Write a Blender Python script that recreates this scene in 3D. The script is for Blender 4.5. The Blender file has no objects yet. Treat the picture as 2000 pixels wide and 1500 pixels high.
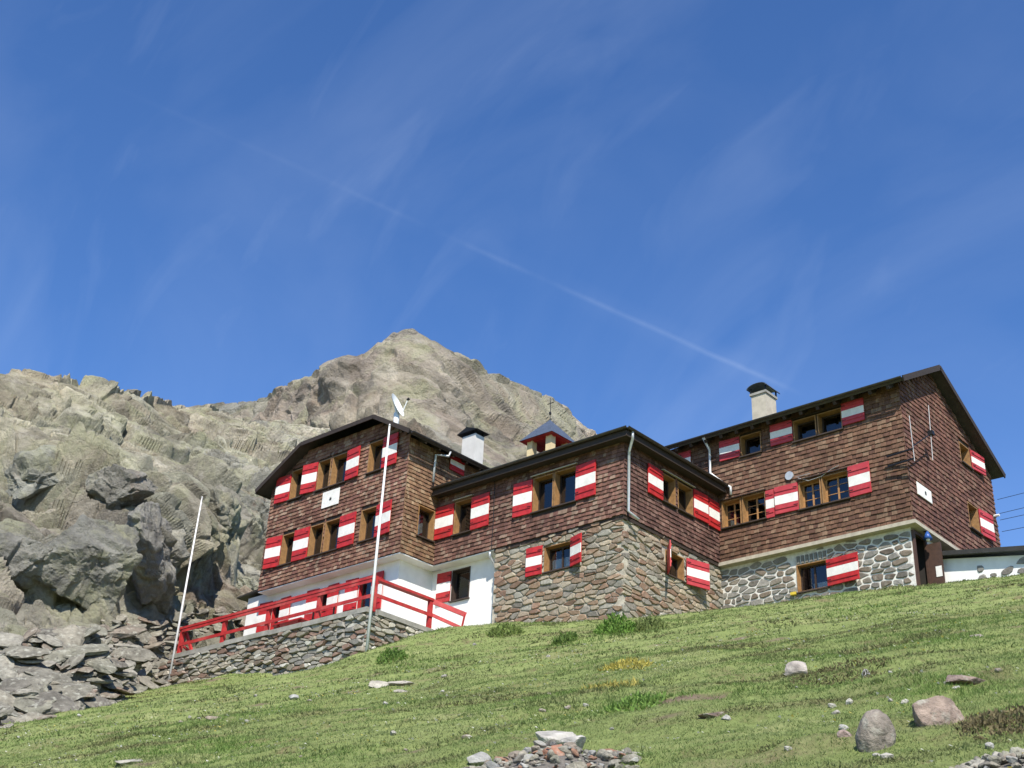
import bpy, math, random
import numpy as np
from mathutils import Matrix, Vector

# ------------------------------------------------------------------ camera
F_PX = 2470.0                       # focal length in pixels of the 2000 px wide photograph
YAW, PITCH, ROLL = (math.radians(a) for a in (-42.584, 27.6285, 2.913))
FW = np.array([math.cos(PITCH)*math.sin(YAW), math.cos(PITCH)*math.cos(YAW), math.sin(PITCH)])
_r = np.array([math.cos(YAW), -math.sin(YAW), 0.0]); _u = np.cross(_r, FW)
RT = math.cos(ROLL)*_r + math.sin(ROLL)*_u
UP = -math.sin(ROLL)*_r + math.cos(ROLL)*_u
scene = bpy.context.scene
COL = scene.collection
cam = bpy.data.cameras.new('camera'); cam_o = bpy.data.objects.new('camera', cam); COL.objects.link(cam_o)
cam_o.matrix_world = Matrix(((RT[0], UP[0], -FW[0], 0), (RT[1], UP[1], -FW[1], 0), (RT[2], UP[2], -FW[2], 0), (0, 0, 0, 1)))
cam.sensor_width = 36.0; cam.lens = 36.0*F_PX/2000.0; cam.clip_start = 0.2; cam.clip_end = 5000
scene.camera = cam_o

def ray(x, y): return RT*(x-1000)/F_PX - UP*(y-750)/F_PX + FW
def at(x, y, depth): return ray(x, y)*depth

# ------------------------------------------------------------------ light
SUN_DIR = np.array([0.66, -0.62, 0.0]); SUN_DIR /= np.linalg.norm(SUN_DIR)
SUN_EL = math.radians(47)
SUN = np.array([SUN_DIR[0]*math.cos(SUN_EL), SUN_DIR[1]*math.cos(SUN_EL), math.sin(SUN_EL)])
sl = bpy.data.lights.new('sun', 'SUN'); sl.energy = 4.9; sl.angle = math.radians(0.53); sl.color = (1.0, 0.93, 0.82)
so = bpy.data.objects.new('sun', sl); COL.objects.link(so)
so.rotation_euler = Vector(SUN).to_track_quat('Z', 'Y').to_euler()
so.location = (20, -20, 60)
world = bpy.data.worlds.new('World'); scene.world = world; world.use_nodes = True
wn = world.node_tree.nodes; wl = world.node_tree.links
for n in list(wn): wn.remove(n)
sky = wn.new('ShaderNodeTexSky'); sky.sky_type = 'NISHITA'; sky.sun_disc = False
sky.sun_elevation = SUN_EL; sky.sun_rotation = math.atan2(SUN[0], SUN[1])
sky.altitude = 1200; sky.air_density = 1.0; sky.dust_density = 0.1; sky.ozone_density = 4.2
bg = wn.new('ShaderNodeBackground'); bg.inputs[1].default_value = 0.14
wo = wn.new('ShaderNodeOutputWorld')
tc = wn.new('ShaderNodeTexCoord')
def wmath(op, a, b=None, c=None, clamp=False):
    m = wn.new('ShaderNodeMath'); m.operation = op; m.use_clamp = clamp
    for i, v in enumerate((a, b, c)):
        if v is None: continue
        if isinstance(v, (int, float)): m.inputs[i].default_value = v
        else: wl.new(v, m.inputs[i])
    return m.outputs[0]
def wdot(v):
    m = wn.new('ShaderNodeVectorMath'); m.operation = 'DOT_PRODUCT'
    wl.new(tc.outputs['Generated'], m.inputs[0]); m.inputs[1].default_value = tuple(v)
    return m.outputs['Value']
# thin high cirrus, stretched streaks
mp = wn.new('ShaderNodeMapping'); wl.new(tc.outputs['Generated'], mp.inputs[0])
mp.inputs['Rotation'].default_value = (0.5, 0.9, 0.3); mp.inputs['Scale'].default_value = (0.9, 2.6, 1.5)
nz = wn.new('ShaderNodeTexNoise'); wl.new(mp.outputs[0], nz.inputs['Vector'])
nz.inputs['Scale'].default_value = 2.6; nz.inputs['Detail'].default_value = 7; nz.inputs['Roughness'].default_value = 0.52
nz.inputs['Distortion'].default_value = 0.9
cir = wmath('MULTIPLY', wmath('SUBTRACT', nz.outputs[0], 0.42, clamp=True), 0.12, clamp=True)
nz3 = wn.new('ShaderNodeTexNoise'); mp3 = wn.new('ShaderNodeMapping'); wl.new(tc.outputs['Generated'], mp3.inputs[0]); mp3.inputs['Rotation'].default_value = (1.2, 0.3, 0.9); mp3.inputs['Scale'].default_value = (1.6, 7.0, 2.2)
wl.new(mp3.outputs[0], nz3.inputs['Vector']); nz3.inputs['Scale'].default_value = 2.2; nz3.inputs['Detail'].default_value = 6; nz3.inputs['Distortion'].default_value = 1.4
cir = wmath('ADD', cir, wmath('MULTIPLY', wmath('SUBTRACT', nz3.outputs[0], 0.56, clamp=True), 0.15, clamp=True))
# contrail: a narrow band on a great circle
d0 = ray(30, 80); d1 = ray(1500, 742)
d0 /= np.linalg.norm(d0); d1 /= np.linalg.norm(d1)
cn = np.cross(d0, d1); cn /= np.linalg.norm(cn)
band = wmath('ABSOLUTE', wmath('ADD', wdot(cn), wmath('MULTIPLY', wmath('SUBTRACT', nz.outputs[0], 0.5), 0.006)))
nz2 = wn.new('ShaderNodeTexNoise'); wl.new(tc.outputs['Generated'], nz2.inputs['Vector'])
nz2.inputs['Scale'].default_value = 14; nz2.inputs['Detail'].default_value = 5
core = wmath('SUBTRACT', 1.0, wmath('DIVIDE', band, 0.0030), clamp=True)
halo = wmath('SUBTRACT', 1.0, wmath('DIVIDE', band, 0.014), clamp=True)
tg = d1-d0; tg /= np.linalg.norm(tg); ta, tb = float(d0@tg), float(d1@tg); sa = wdot(tg)
along = wmath('MULTIPLY', wmath('POWER', wmath('MULTIPLY_ADD', sa, .85/(tb-ta), .12-ta*.85/(tb-ta), clamp=True), 1.9), wmath('MULTIPLY_ADD', sa, -1/.05, (tb+.03)/.05, clamp=True))   # fainter at its older end, fading out at the newer one
cont = wmath('MULTIPLY', wmath('ADD', wmath('MULTIPLY', core, 0.08), wmath('MULTIPLY', halo, 0.03)),
             wmath('MULTIPLY', along, wmath('MULTIPLY_ADD', nz2.outputs[0], 2.6, -0.75, clamp=True)))
fac = wmath('ADD', cir, cont, clamp=True)
mx = wn.new('ShaderNodeMix'); mx.data_type = 'RGBA'
hs_ = wn.new('ShaderNodeHueSaturation'); hs_.inputs['Saturation'].default_value = 1.17; hs_.inputs['Hue'].default_value = 0.507; hs_.inputs['Value'].default_value = 0.98; wl.new(sky.outputs[0], hs_.inputs['Color'])
wl.new(fac, mx.inputs['Factor']); wl.new(hs_.outputs[0], mx.inputs['A']); mx.inputs['B'].default_value = (6.2, 6.9, 7.8, 1)
wl.new(mx.outputs['Result'], bg.inputs[0]); wl.new(bg.outputs[0], wo.inputs[0])
scene.view_settings.view_transform = 'Standard'; scene.view_settings.look = 'None'
scene.view_settings.exposure = 0.55; scene.view_settings.gamma = 1.0

# ------------------------------------------------------------------ helpers
WORLD = {}
def link(o, parent=None, mw=None):
    COL.objects.link(o)
    mw = mw if mw is not None else Matrix.Identity(4)
    WORLD[o.name] = mw
    if parent is not None:
        o.parent = parent
        o.matrix_parent_inverse = WORLD[parent.name].inverted()
    o.matrix_basis = mw
    return o
def thing(name, label, cat, loc, group=None):
    o = bpy.data.objects.new(name, None); o.empty_display_size = 0.3
    link(o, None, Matrix.Translation(Vector([float(v) for v in loc])))
    tag(o, label, cat, group); return o
def tag(o, label=None, cat=None, group=None, kind=None):
    if label: o['label'] = label
    if cat: o['category'] = cat
    if group: o['group'] = group
    if kind: o['kind'] = kind
    return o

class MB:
    """collects faces; every face may carry a colour (attribute 'col')"""
    def __init__(s): s.v = []; s.f = []; s.c = []
    def add(s, vs, fs, col=(1, 1, 1)):
        b = len(s.v); s.v.extend([tuple(float(k) for k in p) for p in vs]); s.f.extend([tuple(b+i for i in f) for f in fs]); s.c.extend([col]*len(vs))
        return s
    def box(s, lo, hi, col=(1, 1, 1), M=None):
        x0, y0, z0 = lo; x1, y1, z1 = hi
        vs = [(x0,y0,z0),(x1,y0,z0),(x1,y1,z0),(x0,y1,z0),(x0,y0,z1),(x1,y0,z1),(x1,y1,z1),(x0,y1,z1)]
        if M is not None: vs = [tuple(M @ Vector(v)) for v in vs]
        return s.add(vs, [(0,3,2,1),(4,5,6,7),(0,1,5,4),(1,2,6,5),(2,3,7,6),(3,0,4,7)], col)
    def bar(s, a, b, w, h=None, up=(0, 0, 1), col=(1, 1, 1)):
        h = w if h is None else h
        a = np.array(a, float); b = np.array(b, float); d = b-a; L = np.linalg.norm(d); d /= L
        u = np.array(up, float)
        if abs(d@u) > 0.98: u = np.array([1.0, 0, 0])
        r = np.cross(d, u); r /= np.linalg.norm(r); u = np.cross(r, d)
        vs = [p + r*i*w/2 + u*j*h/2 for p in (a, b) for i, j in ((-1,-1),(1,-1),(1,1),(-1,1))]
        return s.add(vs, [(0,1,2,3),(7,6,5,4),(0,4,5,1),(1,5,6,2),(2,6,7,3),(3,7,4,0)], col)
    def tube(s, pts, r, n=8, col=(1, 1, 1), cap=True):
        pts = [np.array(p, float) for p in pts]; rings = []
        rr = r if isinstance(r, (list, tuple)) else [r]*len(pts)
        vs = []; fs = []
        prev = None
        for i, p in enumerate(pts):
            d = pts[min(i+1, len(pts)-1)] - pts[max(i-1, 0)]; d /= np.linalg.norm(d)
            u = np.array([0, 0, 1.0]) if abs(d[2]) < 0.9 else np.array([1.0, 0, 0])
            if prev is not None: u = prev
            a = np.cross(d, u); a /= np.linalg.norm(a); b = np.cross(a, d); prev = b
            for k in range(n):
                t = 2*math.pi*k/n; vs.append(p + (a*math.cos(t) + b*math.sin(t))*rr[i])
        for i in range(len(pts)-1):
            for k in range(n):
                fs.append((i*n+k, i*n+(k+1) % n, (i+1)*n+(k+1) % n, (i+1)*n+k))
        if cap: fs += [tuple(range(n))[::-1], tuple((len(pts)-1)*n+k for k in range(n))]
        return s.add(vs, fs, col)
    def prism(s, poly, n0, n1, T, col=(1, 1, 1)):
        """polygon in (s,z), extruded along the wall normal; T(s,n,z) -> world"""
        m = len(poly); vs = [T(p[0], n0, p[1]) for p in poly] + [T(p[0], n1, p[1]) for p in poly]
        fs = [tuple(range(m))[::-1], tuple(range(m, 2*m))] + [(i, (i+1) % m, m+(i+1) % m, m+i) for i in range(m)]
        return s.add(vs, fs, col)
    def mesh(s, name, mat, smooth=False):
        me = bpy.data.meshes.new(name); me.from_pydata(s.v, [], s.f)
        ca = me.attributes.new('col', 'FLOAT_COLOR', 'POINT')
        ca.data.foreach_set('color', np.array([(c[0], c[1], c[2], 1.0) for c in s.c], dtype=np.float32).ravel())
        if mat is not None: me.materials.append(mat)
        if smooth: me.polygons.foreach_set('use_smooth', [True]*len(me.polygons))
        me.update(); return me
    def build(s, name, mat, parent=None, smooth=False, mw=None):
        o = bpy.data.objects.new(name, s.mesh(name, mat, smooth)); return link(o, parent, mw)

def grid_mesh(name, P, mat, col=None, smooth=True):
    """P: (n,m,3) array of points"""
    n, m = P.shape[:2]; idx = np.arange(n*m).reshape(n, m)
    q = np.stack([idx[:-1, :-1], idx[1:, :-1], idx[1:, 1:], idx[:-1, 1:]], -1).reshape(-1, 4)
    me = bpy.data.meshes.new(name)
    me.vertices.add(n*m); me.vertices.foreach_set('co', P.reshape(-1).astype(np.float32))
    me.loops.add(q.size); me.loops.foreach_set('vertex_index', q.ravel().astype(np.int32))
    me.polygons.add(len(q)); me.polygons.foreach_set('loop_start', np.arange(0, q.size, 4, dtype=np.int32))
    me.polygons.foreach_set('use_smooth', np.full(len(q), smooth))
    if col is not None:
        ca = me.attributes.new('col', 'FLOAT_COLOR', 'POINT'); ca.data.foreach_set('color', col.reshape(-1).astype(np.float32))
    me.materials.append(mat); me.update(calc_edges=True); me.validate()
    return me

# ------------------------------------------------------------------ noise (numpy)
_rng = np.random.RandomState(7)
_perm = np.concatenate([_rng.permutation(256)]*2)
_grad = _rng.normal(size=(256, 3)); _grad /= np.linalg.norm(_grad, axis=1)[:, None]
def hsh(i, j, k): return _perm[(_perm[(_perm[i & 255] + j) & 255] + k) & 255]
def perlin(p):
    p = np.asarray(p, float); i0 = np.floor(p).astype(int); f = p - i0; u = f*f*f*(f*(f*6-15)+10)
    out = 0
    for a in (0, 1):
        for b in (0, 1):
            for c in (0, 1):
                g = _grad[hsh(i0[..., 0]+a, i0[..., 1]+b, i0[..., 2]+c)]
                d = g[..., 0]*(f[..., 0]-a) + g[..., 1]*(f[..., 1]-b) + g[..., 2]*(f[..., 2]-c)
                w = (u[..., 0] if a else 1-u[..., 0])*(u[..., 1] if b else 1-u[..., 1])*(u[..., 2] if c else 1-u[..., 2])
                out = out + d*w
    return out
def fbm(p, oct=4, gain=0.5):
    s = 0; a = 1.0; p = np.asarray(p, float)
    for o in range(oct): s = s + a*perlin(p + 17.3*o); p = p*2.03; a *= gain
    return s
_cr = _rng.rand(256, 8)
def facets(p, tilt=0.9, soft=0.16):
    """blocky cellular relief: every cell is a tilted plane; returns height, cell random, edge distance"""
    p = np.asarray(p, float); i0 = np.floor(p).astype(int); sh = p.shape[:-1]
    best = np.full(sh, 1e9); sec = np.full(sh, 1e9); h = np.zeros(sh); rid = np.zeros(sh)
    for a in (-1, 0, 1):
        for b in (-1, 0, 1):
            for c in (-1, 0, 1):
                q = hsh(i0[..., 0]+a, i0[..., 1]+b, i0[..., 2]+c); R = _cr[q]
                dx = p[..., 0]-(i0[..., 0]+a+R[..., 0]); dy = p[..., 1]-(i0[..., 1]+b+R[..., 1]); dz = p[..., 2]-(i0[..., 2]+c+R[..., 2])
                d = dx*dx+dy*dy+dz*dz
                hh = (R[..., 3]-.5)*1.2 + tilt*((R[..., 4]-.5)*dx + (R[..., 5]-.5)*dy + (R[..., 6]-.5)*dz)
                nb = d < best
                sec = np.where(nb, best, np.minimum(sec, d))
                h = np.where(nb, hh, h); rid = np.where(nb, R[..., 7], rid); best = np.where(nb, d, best)
    e = np.sqrt(sec)-np.sqrt(best); t = np.clip(e/soft, 0, 1)
    return h*(0.15+0.85*t*t*(3-2*t)), rid, e

# ------------------------------------------------------------------ materials
def new_mat(name):
    m = bpy.data.materials.new(name); m.use_nodes = True; nt = m.node_tree
    return m, nt.nodes, nt.links, nt.nodes['Principled BSDF']
def tex_noise(N, L, scale, detail=4, rough=0.55, vec=None, dist=0.0):
    n = N.new('ShaderNodeTexNoise'); n.inputs['Scale'].default_value = scale; n.inputs['Detail'].default_value = detail
    n.inputs['Roughness'].default_value = rough; n.inputs['Distortion'].default_value = dist
    if vec is not None: L.new(vec, n.inputs['Vector'])
    return n.outputs[0]
def ramp(N, L, fac, stops):
    r = N.new('ShaderNodeValToRGB'); L.new(fac, r.inputs[0]); e = r.color_ramp.elements
    while len(e) < len(stops): e.new(0.5)
    for el, (p, c) in zip(e, stops): el.position = p; el.color = (c, c, c, 1) if isinstance(c, (int, float)) else (*c, 1)
    return r.outputs[0]
def mixc(N, L, fac, a, b, mode='MIX'):
    m = N.new('ShaderNodeMix'); m.data_type = 'RGBA'; m.blend_type = mode
    for s, v in (('Factor', fac), ('A', a), ('B', b)):
        if isinstance(v, (int, float)): m.inputs[s].default_value = v if s == 'Factor' else (v, v, v, 1)
        elif isinstance(v, tuple): m.inputs[s].default_value = (*v, 1)
        else: L.new(v, m.inputs[s])
    return m.outputs['Result']
def bump(N, L, P, h, strength, dist):
    b = N.new('ShaderNodeBump'); b.inputs['Strength'].default_value = strength; b.inputs['Distance'].default_value = dist
    L.new(h, b.inputs['Height']); L.new(b.outputs[0], P.inputs['Normal'])
def geo_pos(N): return N.new('ShaderNodeNewGeometry').outputs['Position']

def plain(name, col, rough=0.6, var=0.25, scale=6.0, bmp=0.15, metal=0.0, dist=0.01, dirt=None):
    m, N, L, P = new_mat(name); pos = geo_pos(N)
    n = tex_noise(N, L, scale, 6, 0.6, pos)
    v = ramp(N, L, n, [(0.3, 1-var), (0.7, 1+var*0.4)])
    c = mixc(N, L, 1.0, tuple(col), v, 'MULTIPLY')
    if dirt: c = mixc(N, L, ramp(N, L, tex_noise(N, L, scale*0.37, 5, 0.6, pos), [(0.52, 0.0), (0.72, dirt[1])]), c, dirt[0])
    L.new(c, P.inputs['Base Color']); P.inputs['Roughness'].default_value = rough; P.inputs['Metallic'].default_value = metal
    bump(N, L, P, tex_noise(N, L, scale*5, 4, 0.6, pos), bmp, dist)
    return m
def vcol(name, rough=0.8, var=0.3, scale=9.0, bmp=0.35, dist=0.02, stretch=None, speck=None, spec=0.5, pits=None, zone=None):
    """base colour from the attribute 'col' times fine mottling"""
    m, N, L, P = new_mat(name); pos = geo_pos(N)
    if stretch:
        mpn = N.new('ShaderNodeMapping'); L.new(pos, mpn.inputs[0]); mpn.inputs['Scale'].default_value = stretch; pos2 = mpn.outputs[0]
    else: pos2 = pos
    at_ = N.new('ShaderNodeAttribute'); at_.attribute_name = 'col'
    v = ramp(N, L, tex_noise(N, L, scale, 6, 0.65, pos2), [(0.28, 1-var), (0.72, 1+var*0.6)])
    c = mixc(N, L, 1.0, at_.outputs['Color'], v, 'MULTIPLY')
    if zone: c = mixc(N, L, 1.0, c, ramp(N, L, tex_noise(N, L, zone, 5, 0.6, pos, 0.6), [(0.32, 0.68), (0.5, 1.0), (0.70, 1.32)]), 'MULTIPLY')
    if speck: c = mixc(N, L, ramp(N, L, tex_noise(N, L, speck[1], 5, 0.6, pos), [(0.55, 0.0), (0.68, speck[2])]), c, speck[0])
    if pits: c = mixc(N, L, ramp(N, L, tex_noise(N, L, pits, 6, 0.7, pos, 0.5), [(0.60, 0.0), (0.66, 0.75)]), c, (0.06, 0.055, 0.05))
    L.new(c, P.inputs['Base Color']); P.inputs['Roughness'].default_value = rough; P.inputs['Specular IOR Level'].default_value = spec
    bump(N, L, P, tex_noise(N, L, scale*3, 5, 0.65, pos2), bmp, dist)
    return m

M = {}
M['shingle'] = vcol('weathered_shingle', 0.85, 0.35, 14, 0.4, 0.01, (1, 1, 0.35), None, 0.25, None, 0.9)
M['stone'] = vcol('masonry_stone', 0.9, 0.35, 12, 0.6, 0.02, None, ((0.40, 0.39, 0.34), 5, 0.35), 0.25)
M['rock'] = vcol('loose_rock', 0.92, 0.38, 7, 0.8, 0.03, None, ((0.40, 0.40, 0.34), 6, 0.6), 0.2, 5.0)
M['mortar'] = plain('beige_mortar', (0.46, 0.42, 0.34), 0.95, 0.35, 7, 0.5, dist=0.02)
M['white_mortar'] = plain('white_mortar', (0.66, 0.65, 0.60), 0.95, 0.3, 7, 0.4, dist=0.02)
M['grey_mortar'] = plain('grey_dry_joint', (0.42, 0.40, 0.36), 0.95, 0.5, 6, 0.6, dist=0.03)
M['plaster'] = plain('white_plaster', (0.80, 0.80, 0.78), 0.9, 0.12, 1.6, 0.25, dirt=((0.56, 0.54, 0.49), 0.55))
M['concrete'] = plain('grey_concrete', (0.30, 0.29, 0.26), 0.92, 0.35, 3.0, 0.4, dirt=((0.17, 0.17, 0.13), 0.6))
M['core'] = plain('dark_timber', (0.035, 0.022, 0.016), 0.8, 0.3, 8)
M['soffit'] = plain('dark_soffit_boards', (0.032, 0.021, 0.016), 0.75, 0.35, 9)
M['roofing'] = plain('dark_roofing', (0.040, 0.036, 0.033), 0.6, 0.4, 4, 0.3)
M['gutter'] = plain('dark_metal_gutter', (0.075, 0.068, 0.062), 0.45, 0.3, 6, 0.1, 0.6)
M['zinc'] = plain('zinc_pipe', (0.52, 0.54, 0.56), 0.42, 0.2, 8, 0.1, 0.35)
M['gutter_grey'] = plain('grey_antenna_rod', (0.36, 0.37, 0.38), 0.5, 0.2, 8)
M['wood'] = plain('oiled_wood', (0.30, 0.165, 0.065), 0.6, 0.35, 9, 0.2)
M['sash'] = plain('sash_wood', (0.36, 0.19, 0.07), 0.55, 0.3, 9, 0.15)
M['sash_shaded'] = plain('shaded_sash_wood', (0.035, 0.020, 0.012), 0.6, 0.3, 9, 0.15)  # shade inside the deep openings put into a near-black sash colour
M['sill'] = plain('dark_sill', (0.05, 0.033, 0.024), 0.7, 0.3, 8)
M['red'] = plain('red_paint', (0.46, 0.020, 0.022), 0.55, 0.38, 5, 0.25, dirt=((0.27, 0.028, 0.026), 0.75))
M['red_faded'] = plain('faded_red_paint', (0.44, 0.040, 0.052), 0.6, 0.25, 5, 0.15, dirt=((0.52, 0.10, 0.10), 0.35))
M['rail_red'] = plain('rail_red_paint', (0.42, 0.026, 0.026), 0.6, 0.35, 4, 0.25, dirt=((0.50, 0.12, 0.10), 0.6))
M['white'] = plain('white_paint', (0.76, 0.75, 0.71), 0.6, 0.14, 6, 0.15, dirt=((0.56, 0.54, 0.49), 0.5))
M['curtain'] = plain('white_curtain', (0.72, 0.73, 0.76), 0.9, 0.2, 14, 0.3)
M['iron'] = plain('black_iron', (0.02, 0.02, 0.022), 0.5, 0.3, 10, 0.1, 0.5)
M['slate'] = plain('blue_grey_slate', (0.075, 0.095, 0.135), 0.5, 0.35, 10, 0.25)
M['cream'] = plain('cream_render', (0.62, 0.50, 0.29), 0.9, 0.15, 4, 0.2)
M['beige'] = plain('beige_render', (0.45, 0.41, 0.33), 0.92, 0.2, 4, 0.2)
M['chimney_white'] = plain('whitewashed_chimney', (0.56, 0.55, 0.52), 0.9, 0.12, 3, 0.2, dirt=((0.42, 0.41, 0.39), 0.5))
M['board'] = plain('pale_edge_board', (0.42, 0.38, 0.30), 0.8, 0.25, 5, 0.2)
M['dish'] = plain('dish_paint', (0.74, 0.76, 0.74), 0.5, 0.08, 4, 0.05)
M['blue'] = plain('blue_enamel', (0.03, 0.10, 0.36), 0.4, 0.3, 8, 0.1)
M['door'] = plain('brown_door_boards', (0.065, 0.032, 0.020), 0.65, 0.35, 9, 0.2)
M['interior'] = plain('dark_room', (0.022, 0.018, 0.015), 0.9, 0.2, 3)
M['pole'] = plain('white_pole_paint', (0.70, 0.70, 0.70), 0.45, 0.12, 5, 0.1)
M['yellow'] = plain('yellow_plastic', (0.65, 0.48, 0.05), 0.5, 0.2, 9, 0.1)
def glass():
    m, N, L, P = new_mat('window_glass')
    tr = N.new('ShaderNodeBsdfTransparent'); tr.inputs[0].default_value = (0.80, 0.84, 0.85, 1)
    gl = N.new('ShaderNodeBsdfGlossy'); gl.inputs['Roughness'].default_value = 0.02
    fr = N.new('ShaderNodeFresnel'); fr.inputs[0].default_value = 1.9
    mxs = N.new('ShaderNodeMixShader'); L.new(fr.outputs[0], mxs.inputs[0]); L.new(tr.outputs[0], mxs.inputs[1]); L.new(gl.outputs[0], mxs.inputs[2])
    L.new(mxs.outputs[0], N['Material Output'].inputs['Surface']); return m
M['glass'] = glass()

def rockface(name, k):
    """mountain rock: base tint from 'col' (cell tint), broken up by mottling, lichen, seams and iron stain; k scales the pattern"""
    m, N, L, P = new_mat(name); pos = geo_pos(N)
    at_ = N.new('ShaderNodeAttribute'); at_.attribute_name = 'col'
    mot = ramp(N, L, tex_noise(N, L, 0.9*k, 9, 0.68, pos, 0.4), [(0.30, 0.62), (0.50, 1.0), (0.70, 1.38)])
    c = mixc(N, L, 1.0, at_.outputs['Color'], mot, 'MULTIPLY')
    lich = ramp(N, L, tex_noise(N, L, 0.35*k, 8, 0.7, pos, 0.8), [(0.49, 0.0), (0.62, 0.65)])
    c = mixc(N, L, lich, c, (0.42, 0.415, 0.27))
    pale = ramp(N, L, tex_noise(N, L, 0.6*k, 8, 0.72, pos, 0.5), [(0.56, 0.0), (0.68, 0.6)])
    c = mixc(N, L, pale, c, (0.50, 0.46, 0.39))
    dark = ramp(N, L, tex_noise(N, L, 1.7*k, 9, 0.78, pos, 0.6), [(0.60, 0.0), (0.70, 0.6)])
    c = mixc(N, L, dark, c, (0.10, 0.095, 0.085))
    rust = ramp(N, L, tex_noise(N, L, 0.25*k, 7, 0.65, pos, 1.0), [(0.60, 0.0), (0.70, 0.5)])
    c = mixc(N, L, rust, c, (0.27, 0.155, 0.105))
    L.new(c, P.inputs['Base Color']); P.inputs['Roughness'].default_value = 0.95; P.inputs['Specular IOR Level'].default_value = 0.2
    vo = N.new('ShaderNodeTexVoronoi'); vo.feature = 'DISTANCE_TO_EDGE'; vo.inputs['Scale'].default_value = 0.9*k; wp = N.new('ShaderNodeVectorMath'); wp.operation = 'MULTIPLY_ADD'
    nw = N.new('ShaderNodeTexNoise'); nw.inputs['Scale'].default_value = 1.1*k; nw.inputs['Detail'].default_value = 5; L.new(pos, nw.inputs['Vector'])
    L.new(nw.outputs['Color'], wp.inputs[0]); wp.inputs[1].default_value = (1.3/k,)*3; L.new(pos, wp.inputs[2]); L.new(wp.outputs[0], vo.inputs['Vector'])
    crack = ramp(N, L, vo.outputs['Distance'], [(0.0, 0.0), (0.05, 1.0)])
    hh = N.new('ShaderNodeMath'); hh.operation = 'MULTIPLY_ADD'; L.new(crack, hh.inputs[0]); hh.inputs[1].default_value = 0.07; L.new(tex_noise(N, L, 2.6*k, 11, 0.76, pos), hh.inputs[2])
    bump(N, L, P, hh.outputs[0], 1.0, 0.42/k)
    return m
M['hill'] = rockface('lichen_rock', 1.0)
M['peak'] = rockface('mountain_rock', 0.16)

# ------------------------------------------------------------------ the lie of the land
CTRL = np.array([(-28.6,30.85,12.5),(-22.95,30.85,11.9),(-23.1,36.5,13.72),(-20,36.5,13.62),(-16,36.5,13.35),(-30.2,26.65,10.88),(-30.9,26.65,10.45),
    (-33.4,26.65,10.6),(-34.6,26.65,11.0),(-37.7,26.65,11.23),(-42,26.65,11.4),(-30.35,28.7,11.8),(-13,37.5,13.45),(-8,38,13.4),(0,0,-1.6),(-10,12,3.7),
    (-3,9,1.9),(-15,8,2.5),(5,5,.3),(8,30,9.5),(-20,20,7.55)])
def base_plane(x, y): return -1.6 - .075*np.clip(x, -90, 120) + .381*np.clip(y, -120, 200)
_d = np.hypot(CTRL[:, None, 0]-CTRL[None, :, 0], CTRL[:, None, 1]-CTRL[None, :, 1])
_w = np.linalg.solve(np.exp(-(_d/5.)**2)+.02*np.eye(len(CTRL)), CTRL[:, 2]-base_plane(CTRL[:, 0], CTRL[:, 1]))
def ground(x, y, rough=True):
    x = np.asarray(x, float); y = np.asarray(y, float)
    h = base_plane(x, y)
    for (cx, cy, _), w in zip(CTRL, _w): h = h + w*np.exp(-((x-cx)**2+(y-cy)**2)/25.)
    cap = 13.85; k = 0.35
    h = -k*np.log(np.exp(-np.clip((h-cap)/k, -60, 60))+1.0)+cap          # levels off behind the house
    if rough:
        p = np.stack([x, y, np.zeros_like(x)], -1)
        lump = np.clip(fbm(p*0.55+3.1, 3), -1, 1)
        ex_ = np.stack([(x*.74+y*.67)*.45, (-x*.67+y*.74)*1.25, 0*x], -1)      # terracettes along the slope
        h = h + 0.12*lump + 0.07*fbm(p*1.7+8.0, 3) + 0.10*np.clip(fbm(ex_+31.0, 3), -.25, .5) - 0.22*np.clip(fbm(ex_*1.3+60.0, 3)-0.25, 0, 1)
    return h
def hit(px, py):
    """where the line of sight through a photo pixel meets the meadow"""
    d = ray(px, py); t = np.arange(5, 60, 0.02); P = d[None, :]*t[:, None]
    k = np.argmax(P[:, 2] < ground(P[:, 0], P[:, 1])); return P[k]

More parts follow.
